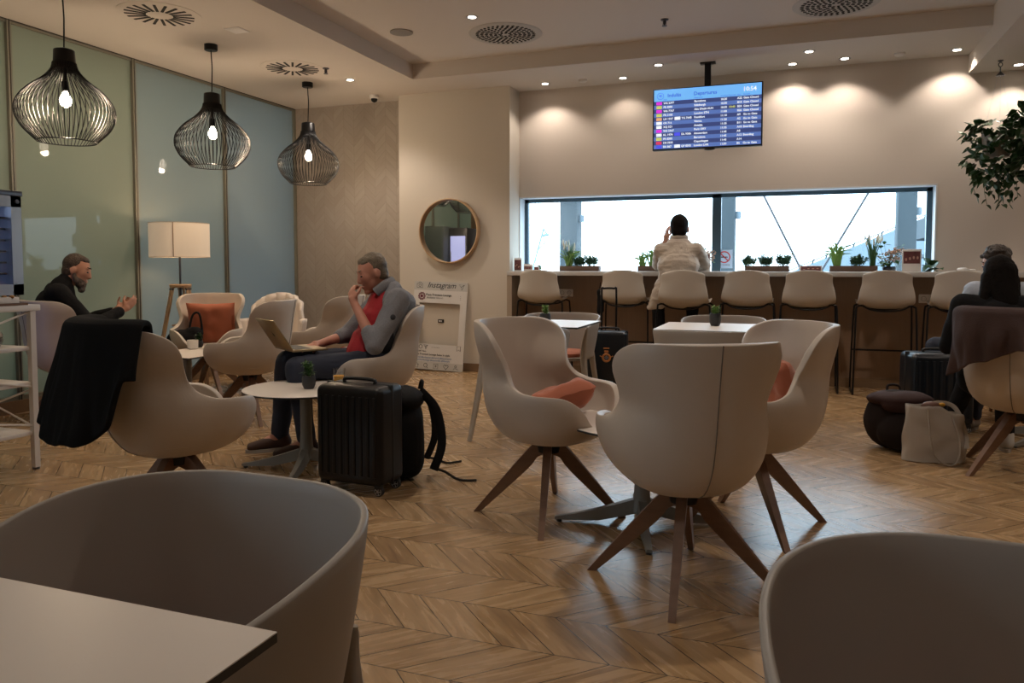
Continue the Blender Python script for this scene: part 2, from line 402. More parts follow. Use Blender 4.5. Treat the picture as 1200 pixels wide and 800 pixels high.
# reveal lining + frame + panes of the bar window
w = None
bm = bmesh.new()
bx(bm, WX0, WX1, YB-.004, YB+.24, WZ1-.012, WZ1+.002); bx(bm, WX1-.012, WX1+.002, YB-.004, YB+.24, WZ0, WZ1); bx(bm, WX0-.002, WX0+.012, YB-.004, YB+.24, WZ0, WZ1)
struct('trim_1', bm, M_trim)
bm = bmesh.new()
gy0, gy1 = YB+.16, YB+.22
for x0, x1 in ((WX0+.0, WX0+.05), (-.80, -.71), (WX1-.06, WX1)): bx(bm, x0, x1, gy0, gy1, WZ0, WZ1-.012)
bx(bm, WX0, WX1, gy0, gy1, WZ1-.05, WZ1-.012); bx(bm, WX0, WX1, gy0, gy1, WZ0, WZ0+.04)
M_wfr = mat('blue_grey_aluminium', (.07, .12, .16), .4, metal=.4)
win = struct('window_1', bm, M_wfr)
M_pane = bpy.data.materials.new('window_glass'); M_pane.use_nodes = True
nt = M_pane.node_tree; b = nt.nodes['Principled BSDF']; nt.nodes.remove(b)
tr = nt.nodes.new('ShaderNodeBsdfTransparent'); gl = nt.nodes.new('ShaderNodeBsdfGlossy'); gl.inputs['Roughness'].default_value = .01
mx = nt.nodes.new('ShaderNodeMixShader'); mx.inputs[0].default_value = .05
tr.inputs['Color'].default_value = (.93, .97, .98, 1)
nt.links.new(tr.outputs[0], mx.inputs[1]); nt.links.new(gl.outputs[0], mx.inputs[2]); nt.links.new(mx.outputs[0], nt.nodes['Material Output'].inputs['Surface'])
for x0, x1 in ((WX0+.05, -.80), (-.71, WX1-.06)):
    bm = bmesh.new(); bx(bm, x0, x1, gy0+.025, gy0+.033, WZ0+.04, WZ1-.05); struct('pane', bm, M_pane, win)
# left wall: frosted glass panels between slim mullions
ys = [7.95]+[6.71-1.195*k for k in range(0, 8)]
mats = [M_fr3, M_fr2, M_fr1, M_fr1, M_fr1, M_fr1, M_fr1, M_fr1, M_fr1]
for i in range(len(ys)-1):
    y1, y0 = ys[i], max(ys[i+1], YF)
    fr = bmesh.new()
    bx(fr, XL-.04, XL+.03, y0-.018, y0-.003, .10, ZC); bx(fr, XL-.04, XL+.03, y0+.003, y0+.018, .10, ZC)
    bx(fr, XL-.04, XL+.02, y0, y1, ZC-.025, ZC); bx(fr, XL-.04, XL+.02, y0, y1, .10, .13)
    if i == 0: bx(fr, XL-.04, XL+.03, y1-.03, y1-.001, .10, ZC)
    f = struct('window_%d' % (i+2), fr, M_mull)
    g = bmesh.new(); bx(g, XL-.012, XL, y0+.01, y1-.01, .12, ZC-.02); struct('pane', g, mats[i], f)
    q = bmesh.new(); bx(q, XL-.04, XL+.034, y0-.003, y0+.003, .10, ZC); bx(q, XL-.03, XL+.03, y0, y1, ZC-.008, ZC+.0); struct('dark_joint', q, M_frameblk, f)
bm = bmesh.new(); bx(bm, XL-.04, XL+.0, YF, 7.95, 0, .12); struct('wall_left', bm, M_mull)

# ------------------------------------------------------------------ outside, beyond the bar window
def column(x0, x1, y, z0, z1, label):
    t = thing('concrete_column', label, 'column', ((x0+x1)/2, y+.15, 0))
    bm = bmesh.new(); h = (x1-x0)/2; bx(bm, -h, h, -.15, .15, -4, z1, bev=.01); obj('shaft', bm, M_concrete, t)
    bm = bmesh.new(); bx(bm, -h-.22, h+.06, -.2, .2, z1-.12, z1); obj('capital', bm, M_concrete, t)
    bm = bmesh.new(); lathe(bm, [(.045, -.05), (.05, 0), (.045, .05)], (h+.03, 0, 1.86), 12); obj('floodlight', bm, M_roofo, t)
column(-3.28, -3.02, 11, -4, 2.3, 'grey concrete column outside, seen through the left part of the long window')
column(-1.02, -.78, 11, -4, 3.2, 'grey concrete column outside just right of the window mullion')
column(1.24, 1.46, 11, -4, 3.2, 'grey concrete column outside near the right end of the long window')
bm = bmesh.new()
P = [(-1.9, 20, .2), (4.5, 20, 3.0), (4.5, 20, -4), (-1.9, 20, -4)]
P2 = [(x, y+4, z) for x, y, z in P]
vs = [bm.verts.new(p) for p in P+P2]
for f in ((0, 1, 2, 3), (4, 5, 6, 7), (0, 1, 5, 4), (1, 2, 6, 5), (3, 0, 4, 7)): bm.faces.new([vs[i] for i in f])
rf = obj('terminal_roof', bm, M_roofo, smooth=False); tag(rf, 'pale blue sloping terminal roof outside, rising to the right beyond the window', 'roof')
bm = bmesh.new()
for k in range(20):
    x = -1.7+k*.3; z = .2+(x+1.9)*.4375
    tube(bm, [(x, 20.05, z-.02), (x+.05, 20.05, z+.12)], .02, 5)
tube(bm, [(-1.7, 20.05, .35), (4.4, 20.05, 3.03)], .014, 5)
obj('edge_rail', bm, M_concrete, rf)
bm = bmesh.new(); bx(bm, 2.0, 5.0, 13.9, 16, 1.62, 1.95)
for z in (1.30, 1.02, .8): bx(bm, 2.0, 5.0, 14, 15.9, z, z+.05)
bx(bm, 2.6, 2.68, 14, 14.1, -4, 1.7); bx(bm, 3.4, 3.48, 14, 14.1, -4, 1.7)
tag(obj('steel_walkway', bm, M_concrete, smooth=False), 'grey steel walkway outside behind the rightmost concrete column', 'walkway')
def cable(a, b, l):
    d = b-a; a = a-d*((3.6-a.z)/(a.z-b.z)); b = b+d*((b.z+4.0)/(a-b).normalized().z/d.length*1.0) if False else a+d*((a.z+4.0)/(-d.z))
    bm = bmesh.new(); tube(bm, [a, b], .017, 6); tag(obj('tension_cable', bm, M_dsteel), l, 'cable')
def onY(x, y, Y):
    r = at(x, y, 1)-V((0, 0, 1.15)); return V((0, 0, 1.15))+r*(Y/r.y)
cable(onY(888, 215, 12), onY(932, 300, 12)+V((.06, 0, -.15)), 'thin steel cable outside slanting down to the right, left one of two')
cable(onY(1026, 212, 12), onY(962, 318, 12), 'thin steel cable outside slanting down to the left, right one of two')
bm = bmesh.new(); bx(bm, -40, 40, 9, 60, -4.2, -4.0); g = struct('ground', bm, M_ground)
bm = bmesh.new(); bx(bm, -4, 3, 11.8, 12.2, 3.5, 3.8); tag(obj('steel_beam', bm, M_concrete, smooth=False), 'steel beam outside above the window that carries the slanting cables', 'beam')
# tail of a distant crane on the far left
bm = bmesh.new(); a = onY(625, 312, 25); b2 = onY(637, 268, 25)
tube(bm, [a, b2], .03, 5); tube(bm, [b2, onY(642, 276, 25)], .03, 5); tube(bm, [a+V((.1, 0, .5)), a+V((.6, 0, 1.0))], .02, 5); tube(bm, [onY(636, 276, 25), onY(643, 275, 25)], .05, 5)
tube(bm, [a, a-V((0, 0, 6))], .04, 5)
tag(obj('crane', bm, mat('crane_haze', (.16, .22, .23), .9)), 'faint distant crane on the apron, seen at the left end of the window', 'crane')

# ------------------------------------------------------------------ bar counter
t = thing('bar_counter', 'long oak bar counter with a pale top running under the window', 'counter', (-.0, 7.75, 0))
CX1 = 3.6
bm = bmesh.new(); bx(bm, -2.83, CX1, -.20, .25, 1.055, 1.10, bev=.004); obj('worktop', bm, mat('pale_worktop', (.50, .47, .44), .45), t)
bm = bmesh.new(); bx(bm, WX0+.01, WX1-.01, .25, .41, 1.062, 1.099); obj('window_sill', bm, mat('pale_sill', (.50, .48, .46), .45), t)
bm = bmesh.new(); bx(bm, -2.83, CX1, .20, .245, .09, 1.055); obj('front_panel', bm, M_barwood, t)
bm = bmesh.new(); bx(bm, -2.83, CX1, .19, .245, 0, .09); obj('plinth', bm, M_base, t)
bm = bmesh.new(); bx(bm, -2.83, -2.775, -.19, .20, 0, 1.055); obj('end_panel', bm, mat('pale_oak_end', (.36, .29, .22), .5), t)

def socket(x, z, y, n, label):
    t = thing('wall_socket', label, 'socket', (x, y, z))
    bm = bmesh.new(); bx(bm, -.04*n, .04*n, -.012, 0, -.04, .04, bev=.006); obj('cover_plate', bm, M_card, t)
    for k in range(n):
        bm = bmesh.new(); cx = (k-(n-1)/2)*.078
        lathe(bm, [(.022, -.004), (.024, .0), (.018, .0), (.017, -.003)], (0, 0, 0), 20, M=None)
        bmesh.ops.transform(bm, matrix=Matrix.Translation((cx, -.013, 0)) @ Matrix.Rotation(PI/2, 4, 'X'), verts=bm.verts)
        s = obj('socket_insert', bm, M_lightgrey, t)
        b2 = bmesh.new()
        for d in (-.008, .008): box(b2, (cx+d, -.018, 0), (.004, .002, .004))
        obj('pin_hole', b2, M_dark, s)
a = onY(663, 343, 7.94); socket(a.x, a.z, 7.95, 2, 'white double wall socket on the bar panel below the first counter stools')
a = onY(1088, 350, 7.94); socket(a.x, a.z, 7.95, 2, 'white double wall socket on the bar panel at the right, near the seated couple')
a = onY(561, 393, 7.69); socket(a.x, a.z, 7.70, 1, 'single white wall socket low on the wall beside the white photo frame board')

# ------------------------------------------------------------------ ceiling fittings
def spot(loc, energy, size=1.9, blend=.6, col=(1, .86, .73), rad=.035, rot=(0, 0, 0), parent=None):
    L = bpy.data.lights.new('spot', 'SPOT'); L.energy = energy; L.spot_size = size; L.spot_blend = blend; L.color = col; L.shadow_soft_size = rad
    o = bpy.data.objects.new('lamp_light', L); C.objects.link(o); o.location = loc; o.rotation_euler = rot
    if parent: o.parent = parent
    return o
dl_ring = dl_lens = None
def downlight(x, y, z, e, label, size=2.1, blend=.5, rot=(0, 0, 0)):
    global dl_ring, dl_lens
    t = thing('recessed_downlight', label, 'ceiling light', (x, y, z), 0, 'recessed ceiling downlights')
    if dl_ring is None:
        bm = bmesh.new(); lathe(bm, [(.032, -.002), (.05, -.006), (.052, -.001), (.052, .004), (.03, .004)], seg=28, cap=False); dl_ring = obj('trim_ring', bm, M_steel, t)
        bm = bmesh.new(); lathe(bm, [(.033, -.003), (.03, -.001), (.001, -.001)], seg=24, cap=False); dl_lens = obj('lens', bm, M_down, t)
    else:
        for s in (dl_ring, dl_lens): c = s.copy(); C.objects.link(c); c.parent = t
    spot((0, 0, -.012), e, size, blend, rot=rot, parent=t)
EW = 24
downlight(-2.47, 7.74, ZC, EW, 'first downlight from the left in the row above the bar')
downlight(-1.66, 7.78, ZC, EW*.45, 'second downlight from the left in the row above the bar, left of the screen')
downlight(-1.24, 7.40, ZC, EW*.6, 'downlight just left of the screen, set nearer the room than the wall row')
downlight(-.05, 7.80, ZC, EW, 'downlight in the wall row just right of the flight screen')
downlight(.09, 7.40, ZC, EW*.7, 'downlight set forward of the wall row, right of the flight screen')
downlight(.40, 7.76, ZC, EW, 'second downlight right of the flight screen in the wall row')
downlight(1.31, 7.79, ZC, EW*1.1, 'last downlight of the row, beside the lower soffit')
downlight(1.78, 7.79, ZS, EW, 'downlight in the low soffit behind the hanging plants')
downlight(-2.53, 5.94, ZT, 90, 'single downlight in the raised ceiling tray near its left side', 2.0)
downlight(-4.29, 6.90, ZC, 55, 'downlight above the lounge, between the last pendant and the dome camera')
for x, y in ((-.1, 5.94), (-2.5, 3.2), (-.1, 3.2), (-2.5, .6), (-.1, .6)):  # out-of-view tray downlights, added to raise the general room light
    downlight(x, y, ZT, 75 if y > 2 else 24, 'unseen downlight added to the raised ceiling tray for room light', 2.0)
for x, y in ((2.6, 6.2), (2.6, 3.6), (2.6, 1.0), (2.9, -1.2)):  # unseen soffit downlights, added as fill for the right side
    downlight(x, y, ZS, 80 if y > 2 else 30, 'unseen downlight added to the low soffit on the right as fill light', 2.0)
def slot_vent(x, y, label):
    t = thing('radial_ceiling_vent', label, 'air vent', (x, y, ZC), 0)
    bm = bmesh.new(); lathe(bm, [(.001, -.006), (.27, -.006), (.30, -.003), (.30, .002)], seg=40, cap=False); obj('plate', bm, M_ceil, t)
    bm = bmesh.new()
    for k in range(20):
        a = 2*PI*k/20; box(bm, (.17*math.cos(a), .17*math.sin(a), -.008), (.15, .020, .004), Matrix.Rotation(a, 4, 'Z'))
    obj('slot', bm, M_dark, t)
    bm = bmesh.new(); lathe(bm, [(.001, -.012), (.06, -.012), (.075, -.007)], seg=24, cap=False); obj('hub', bm, M_ceil, t)
slot_vent(-4.54, 4.64, 'round ceiling vent with radial slots above the first pendant lamp')
slot_vent(-4.56, 6.31, 'round ceiling vent with radial slots just left of the farthest pendant lamp')
def perf_vent(x, y, label):
    t = thing('perforated_ceiling_vent', label, 'air vent', (x, y, ZT), 0)
    bm = bmesh.new(); lathe(bm, [(.001, -.006), (.27, -.008), (.31, -.01), (.325, -.002), (.325, .002)], seg=40, cap=False); obj('plate', bm, mat('vent_plate', (.46, .43, .39), .6), t)
    bm = bmesh.new()
    for r, n in ((.05, 8), (.09, 13), (.13, 19), (.17, 25), (.21, 31), (.25, 36)):
        for k in range(n):
            a = 2*PI*(k+r*30)/n; box(bm, (r*math.cos(a), r*math.sin(a), -.010), (.026, .018, .004), Matrix.Rotation(a+.5, 4, 'Z'))
    obj('perforations', bm, M_dark, t)
perf_vent(-2.43, 6.46, 'round perforated vent in the raised ceiling, near the middle of the room')
perf_vent(.27, 6.62, 'round perforated vent at the top edge of the picture, right side of the raised ceiling')
bm = bmesh.new(); lathe(bm, [(.001, -.012), (.085, -.012), (.10, -.008), (.10, .002)], seg=30, cap=False)
tag(obj('ceiling_speaker', bm, mat('speaker_grille', (.26, .24, .22), .7), loc=(-3.27, 6.10, ZT)), 'plain round grey ceiling speaker in the raised tray near its left corner', 'speaker')
def sprinkler(x, y, z, l):
    t = thing('sprinkler_head', l, 'sprinkler', (x, y, z))
    bm = bmesh.new(); lathe(bm, [(.035, .004), (.03, -.008), (.012, -.01), (.010, -.035), (.004, -.05)], seg=16); obj('body', bm, M_dsteel, t)
    bm = bmesh.new(); lathe(bm, [(.022, -.052), (.022, -.055)], seg=16); tube(bm, [(.012, 0, -.01), (.014, 0, -.05)], .002, 5); tube(bm, [(-.012, 0, -.01), (-.014, 0, -.05)], .002, 5); obj('deflector', bm, M_dsteel, t)
sprinkler(-1.05, 6.55, ZT, 'small metal sprinkler head under the raised ceiling above the flight screen')
sprinkler(-4.26, 6.42, ZC, 'small metal sprinkler head right of the far slotted ceiling vent')
t = thing('dome_camera', 'small white dome camera on the ceiling near the textured wall', 'camera', (-4.42, 7.6, ZC))
bm = bmesh.new(); lathe(bm, [(.055, .004), (.055, -.03), (.045, -.04)], seg=24); obj('housing', bm, M_card, t)
bm = bmesh.new(); ell(bm, (0, 0, -.045), (.036, .036, .036)); obj('lens_dome', bm, mat('dome', (.01, .01, .01), .1), t)
for x, y, l in ((-2.06, 7.72, 'small white smoke detector above the bar, between first two downlights'), (.85, 7.74, 'small white smoke detector at the right of the row above the bar')):
    bm = bmesh.new(); lathe(bm, [(.045, 0), (.045, -.014), (.03, -.024), (.001, -.026)], seg=24); tag(obj('smoke_detector', bm, M_card, loc=(x, y, ZC)), l, 'smoke detector')
bm = bmesh.new(); bx(bm, -.07, .07, -.07, .07, -.006, .002, bev=.002); tag(obj('access_plate', bm, M_card, loc=(-4.25, 5.15, ZC+.001)), 'small square white plate on the ceiling by the middle pendant', 'plate')

# ------------------------------------------------------------------ pendant lamps
def pend_prof(t):
    # silhouette radius from neck top (t=0) to bottom (t=1); height .60
    pts = [(0, .063), (.10, .068), (.20, .082), (.30, .125), (.40, .205), (.50, .27), (.60, .302), (.68, .31), (.76, .302), (.86, .268), (.94, .222), (1, .185)]
    for (a, r), (b, s) in zip(pts, pts[1:]):
        if t <= b:
            k = (t-a)/(b-a); return r+(s-r)*k
    return pts[-1][1]
def make_pendant(label, loc):
    t = thing('pendant_lamp', label, 'pendant lamp', loc, 0, 'black wire pendant lamps')
    H = .62; z0 = -.42
    bm = bmesh.new(); lathe(bm, [(.055, 0), (.055, -.045), (.05, -.05)], seg=28); obj('canopy', bm, M_black, t)
    bm = bmesh.new(); tube(bm, [(0, 0, -.04), (.008, 0, -.2), (0, 0, z0+.02)], .005, 8); obj('cord', bm, M_black, t)
    bm = bmesh.new(); lathe(bm, [(.012, z0+.02), (.062, z0+.005), (.066, z0), (.070, z0-.08), (.086, z0-.135), (.080, z0-.135), (.062, z0-.08), (.058, z0-.01)], seg=36, cap=False); obj('neck', bm, M_black, t)
    sh = bmesh.new(); N = 60
    prof = [(pend_prof(k/30), z0-H*k/30) for k in range(4, 31)]
    sp = smooth_path([(r, 0, z) for r, z in prof[::2]], 2)
    for k in range(N):
        a = 2*PI*k/N
        for sgn in ((1,)):
            tube(sh, [(p.x*math.cos(a), p.x*math.sin(a), p.z) for p in sp], .0032, 5)
    for z, r in ((z0-H, .185),):
        tube(sh, [(r*math.cos(2*PI*k/48), r*math.sin(2*PI*k/48), z) for k in range(48)], .004, 6, closed=True)
    obj('wire_shade', sh, M_black, t)
    bm = bmesh.new(); lathe(bm, [(.010, z0), (.010, z0-.20), (.022, z0-.21), (.022, z0-.275)], seg=16); obj('bulb_socket', bm, M_black, t)
    bm = bmesh.new(); lathe(bm, [(.012, z0-.275), (.022, z0-.295), (.036, z0-.325), (.038, z0-.345), (.030, z0-.37), (.012, z0-.383), (.001, z0-.385)], seg=20); obj('bulb', bm, M_bulb, t)
    return t
def bulb_light(loc, e=26):
    L = bpy.data.lights.new('bulb', 'POINT'); L.energy = e; L.color = (1, .76, .52); L.shadow_soft_size = .03
    o = bpy.data.objects.new('bulb_light', L); C.objects.link(o); o.location = V(loc)+V((0, 0, -.42-.40))
p1 = make_pendant('nearest black wire pendant lamp, at the left edge of the room', (-4.74, 3.98, ZC))
dup(p1, (-4.74, 5.41, ZC), .1, 'middle of the three black wire pendant lamps', 'black wire pendant lamps')
dup(p1, (-4.77, 6.85, ZC), .3, 'farthest black wire pendant lamp, by the textured wall', 'black wire pendant lamps')
for y in (3.98, 5.41, 6.85): bulb_light((-4.75, y, ZC))

# ------------------------------------------------------------------ flight information screen
t = thing('flight_screen', 'ceiling-hung flight information screen showing a blue departures board', 'screen', (-.79, 7.42, 0))
SW, SH_, SZ = .995, .575, 2.535; hw, hh = SW/2, SH_/2
bm = bmesh.new(); bx(bm, -hw, hw, -.025, .03, SZ-hh, SZ+hh, bev=.004); obj('casing', bm, M_edge, t)
bm = bmesh.new(); bx(bm, -hw+.012, hw-.012, -.0275, -.0255, SZ-hh+.014, SZ+hh-.010); s = obj('display', bm, M_scr_d, t, smooth=False)
x0, x1, zt, zb = -hw+.012, hw-.012, SZ+hh-.010, SZ-hh+.014; W_ = x1-x0; Hh = zt-zb; hb = Hh*.195
def rect(bm, x, z, w, h, y): bx(bm, x, x+w, y-.0006, y, z, z+h)
bm = bmesh.new(); rect(bm, x0, zt-hb, W_, hb, -.0278); obj('header_band', bm, M_scr_sky, s, smooth=False)
rh = (Hh-hb)/12
bm = bmesh.new()
for k in range(12):
    if k % 2: rect(bm, x0, zt-hb-(k+1)*rh, W_, rh, -.0278)
obj('row_stripes', bm, M_scr_l, s, smooth=False)
rows = [('m', 'W6 2377', None, None, 'Barcelona', '10:30', None, 'A22', 'Gate Closed'), ('y', 'FR 8381', None, None, 'Edinburgh', '10:30', None, 'B18', 'Gate Closed'),
 ('m', 'W6 7767', None, None, 'Abu Dhabi AUH', '10:50', '10:40', 'B24', 'Gate Closed'), ('y', 'FR 2105', None, None, 'London STN', '11:00', None, 'B26', 'Gate Closed'),
 ('o', 'LH 1337', 'w', 'TG 7648', 'Frankfurt', '11:10', None, 'A9', 'Go to Gate'), ('w', 'OS 716', None, None, 'Vienna', '11:20', None, 'A2', 'Go to Gate'),
 ('w', 'XQ 521', None, None, 'Antalya', '11:35', None, 'B11', 'Go to Gate'), ('m', 'W6 2367', None, None, 'Paris ORY', '11:35', None, 'A18', 'Boarding'),
 ('w', 'KL 1974', 'v', 'DL 9386', 'Amsterdam', '11:45', None, 'A8', ''), ('y', 'FR 8385', None, None, 'Barcelona', '11:45', None, 'A12', 'Boarding'),
 ('r', 'D8 3555', None, None, 'Copenhagen', '11:45', None, 'A14', ''), ('v', 'BA 867', 'w', 'QF 8505', 'London LHR', '11:50', None, 'B6', 'Go to Gate')]
chips = {k: bmesh.new() for k in 'mywrov'}; items = []; yl = []
Y1 = -.0288
for k, (c, fl, c2, f2, dst, tm, es, gt, st) in enumerate(rows):
    z = zt-hb-(k+1)*rh; ts = rh*.70; zz = z+rh*.26
    rect(chips[c], x0+.018*W_+.006, z+rh*.12, .052*W_, rh*.74, -.0284)
    items += [(fl, x0+.092*W_, zz, ts, 'LEFT', 0, .0006, Y1), (dst, x0+.385*W_, zz, ts, 'LEFT', 0, .0006, Y1), (tm, x0+.63*W_, zz, ts, 'LEFT', 0, .0006, Y1), (gt, x0+.782*W_, zz, ts, 'LEFT', 0, .0006, Y1)]
    if st: items.append((st, x0+.838*W_, zz, ts, 'LEFT', 0, .0006, Y1))
    if c2: rect(chips[c2], x0+.20*W_, z+rh*.12, .055*W_, rh*.76, -.0284); items.append((f2, x0+.265*W_, zz, ts, 'LEFT', 0, .0006, Y1))
    if es: yl.append((es, x0+.705*W_, zz, ts, 'LEFT', 0, .001, Y1))
items.append(('10:54', x1-.045*W_, zt-hb*.62, hb*.50, 'RIGHT', 0, .0008, Y1))
obj('white_lettering', text_bm(items), M_scr_w, s, smooth=False, normals=False); obj('yellow_lettering', text_bm(yl), M_scr_y, s, smooth=False, normals=False)
bl = [('Indulás', x0+.13*W_, zt-hb*.66, hb*.42, 'LEFT', 0, .0004, Y1), ('Departures', x0+.38*W_, zt-hb*.66, hb*.42, 'LEFT', 0, .0004, Y1)]
for q, xx in (('Flight', .092), ('Destination', .385), ('Scheduled', .63), ('Expected', .705), ('Gate', .782), ('Remarks', .838)): bl.append((q, x0+xx*W_, zt-hb*.93, hb*.15, 'LEFT', 0, 0, Y1))
bm = text_bm(bl); cx, cz = x0+.062*W_, zt-hb*.55
tube(bm, [(cx+.03*math.cos(2*PI*k/32), Y1, cz+.03*math.sin(2*PI*k/32)) for k in range(32)], .0014, 5, closed=True)
tube(bm, [(cx-.016, Y1, cz+.004), (cx+.015, Y1, cz+.004)], .003, 5); tube(bm, [(cx-.004, Y1, cz+.003), (cx+.009, Y1, cz-.013)], .002, 5); tube(bm, [(cx-.002, Y1, cz+.005), (cx+.008, Y1, cz+.014)], .002, 5)
obj('blue_lettering', bm, M_scr_b, s, smooth=False, normals=False)
for k, q in (('m', M_scr_m), ('y', M_scr_y), ('w', M_scr_w), ('r', M_scr_r), ('o', M_scr_o), ('v', M_scr_v)): obj('airline_tiles', chips[k], q, s, smooth=False)
bm = bmesh.new(); bx(bm, -.028, .028, .03, .075, SZ-.05, ZC); bx(bm, -.07, .07, .02, .09, ZC-.012, ZC+.0); bx(bm, -.15, .15, .03, .05, SZ-.12, SZ+.12); obj('ceiling_mount', bm, M_black, t)
bm = bmesh.new(); ell(bm, (.03, -.0, SZ-hh-.006), (.05, .018, .012)); obj('sensor', bm, M_edge, t)

# ------------------------------------------------------------------ round wall mirror
t = thing('round_mirror', 'round wall mirror in a deep pale oak hoop frame', 'mirror', (-3.54, YM, 1.535))
RX = Matrix.Rotation(PI/2, 4, 'X')
bm = bmesh.new(); lathe(bm, [(.352, 0), (.352, .075), (.345, .078), (.338, .075), (.338, 0)], seg=72, cap=False); bmesh.ops.transform(bm, matrix=RX, verts=bm.verts); obj('hoop_frame', bm, M_ash, t)
bm = bmesh.new(); lathe(bm, [(.34, .0), (.34, .02), (.0005, .02)], seg=72, cap=False); bmesh.ops.transform(bm, matrix=RX, verts=bm.verts); mg = obj('mirror_glass', bm, M_mirror, t, smooth=False); mg.rotation_euler.z = math.radians(1.2)

# ------------------------------------------------------------------ photo frame board leaning on the wall
t = thing('photo_frame_board', 'large white cut-out photo frame board leaning on the wall below the mirror', 'board', (-3.68, 7.595, 0))
bw, bh = .645, .97; hw = bw/2
ox0, ox1, oz0, oz1 = -hw+.075, hw-.075, .28, .735
bm = bmesh.new()
for q in ((-hw, hw, 0, oz0), (-hw, hw, oz1, bh), (-hw, ox0, oz0, oz1), (ox1, hw, oz0, oz1)): bx(bm, q[0], q[1], 0, .01, q[2], q[3])
board = obj('board', bm, M_poster, t, smooth=False)
for q in ((-hw, hw, .0, .085), (-hw, hw, .875, bh)):
    bm = bmesh.new(); bx(bm, q[0], q[1], -.0008, 0, q[2], q[3]); obj('grey_band', bm, M_posterband, board, smooth=False)
TY = -.0018
it = [('Instagram', .01, .905, .088, 'CENTER', .35, .0005, TY), ('Plaza Premium Lounge', -hw+.15, .815, .034, 'LEFT', 0, .0007, TY), ('Budapest Airport', -hw+.165, .785, .028, 'LEFT', 0, 0, TY),
      ('3647 likes', -hw+.09, .192, .026, 'LEFT', 0, .0005, TY), ('Plaza Premium Lounge Relax in style', -hw+.055, .158, .029, 'LEFT', 0, .0006, TY)]
bm = text_bm(it)
def ln(bm, pts, r=.0028, closed=False): tube(bm, [(x, TY+.001, z) for x, z in pts], r, 5, closed=closed)
def circ(cx, cz, r, n=20): return [(cx+r*math.cos(2*PI*k/n), cz+r*math.sin(2*PI*k/n)) for k in range(n)]
cz = .925; cx = -hw+.07      # camera outline
ln(bm, [(cx-.035, cz-.025), (cx+.035, cz-.025), (cx+.035, cz+.02), (cx+.017, cz+.022), (cx+.01, cz+.035), (cx-.01, cz+.035), (cx-.017, cz+.022), (cx-.035, cz+.02)], closed=True); ln(bm, circ(cx, cz, .014), closed=True)
def plane_icon(cx, cz, s=1): ln(bm, [(cx-.032*s, cz+.026*s), (cx+.034*s, cz+.026*s), (cx+.002*s, cz-.032*s), (cx-.006*s, cz+.002*s)], closed=True); ln(bm, [(cx-.006*s, cz+.002*s), (cx+.034*s, cz+.026*s)])
plane_icon(hw-.07, .92); plane_icon(-hw+.185, .248, .75); ln(bm, circ(-hw+.125, .248, .02), closed=True)
ln(bm, [(hw-.08, .275), (hw-.04, .275), (hw-.04, .222), (hw-.06, .238), (hw-.08, .222)], closed=True)
for k in range(6): ln(bm, circ(.0+k*.017-.06, .246, .0025, 8), .0016, True)
for k in range(3): ln(bm, circ(hw-.075, .785+k*.018, .002, 8), .0016, True)
z = .042; xs = [-hw+.085, -hw+.2, -.0, hw-.2, hw-.085]
ln(bm, [(xs[0]-.028, z), (xs[0], z+.028), (xs[0]+.028, z)]); ln(bm, [(xs[0]-.02, z+.005), (xs[0]-.02, z-.026), (xs[0]+.02, z-.026), (xs[0]+.02, z+.005)])
ln(bm, circ(xs[1]-.003, z+.003, .021), closed=True); ln(bm, [(xs[1]+.011, z-.012), (xs[1]+.027, z-.028)])
ln(bm, [(xs[2]-.025, z-.025), (xs[2]+.025, z-.025), (xs[2]+.025, z+.025), (xs[2]-.025, z+.025)], closed=True); ln(bm, [(xs[2]-.012, z), (xs[2]+.012, z)]); ln(bm, [(xs[2], z-.012), (xs[2], z+.012)])
def heart(cx, cz, s):
    return [(cx+s*.0625*(16*math.sin(a)**3)/1.0, cz+s*.0625*(13*math.cos(a)-5*math.cos(2*a)-2*math.cos(3*a)-math.cos(4*a))) for a in [2*PI*k/28 for k in range(28)]]
ln(bm, heart(xs[3], z, .028), closed=True)
ln(bm, circ(xs[4], z+.012, .011), closed=True); ln(bm, [(xs[4]-.026, z-.026), (xs[4]-.018, z-.01), (xs[4]+.018, z-.01), (xs[4]+.026, z-.026)])
obj('black_print', bm, M_ink, board, smooth=False, normals=False)
bm = text_bm([('#travel #budapest #airport #experience', -hw+.05, .124, .028, 'LEFT', 0, .0003, TY), ('#premiumlounge #airportlife #lifestyle', -hw+.05, .095, .028, 'LEFT', 0, .0003, TY)]); obj('blue_print', bm, M_blueink, board, smooth=False, normals=False)
bm = bmesh.new(); hp = heart(-hw+.07, .25, .022); bm.faces.new([bm.verts.new((x, TY, z)) for x, z in hp]); obj('red_heart', bm, M_redink, board, smooth=False)
bm = bmesh.new(); cx, cz = -hw+.1, .808
for k in range(10):
    a = 2*PI*k/10; ln(bm, circ(cx+.036*math.cos(a), cz+.036*math.sin(a), .007, 8), .004, True)
bm.faces.new([bm.verts.new((x, TY, z)) for x, z in circ(cx, cz, .018)])
ln(bm, circ(cx, cz, .026), .0015, True)
obj('round_emblem', bm, M_maroonink, board, smooth=False, normals=False)
t.rotation_euler = (math.radians(-5.2), math.radians(1.8), 0)
t.location = (-3.68, 7.59, .012)
t = thing('wall_label', 'tiny dark label fixed to the wall, seen inside the frame board opening', 'label', onY(517, 376, 7.698))
bm = bmesh.new(); bx(bm, -.035, .035, -.006, 0, -.018, .018); obj('plate', bm, M_edge, t)
bm = bmesh.new(); bx(bm, -.024, -.002, -.008, -.006, -.008, .008); bx(bm, .004, .012, -.008, -.006, -.008, .008); obj('white_marks', bm, M_card, t)

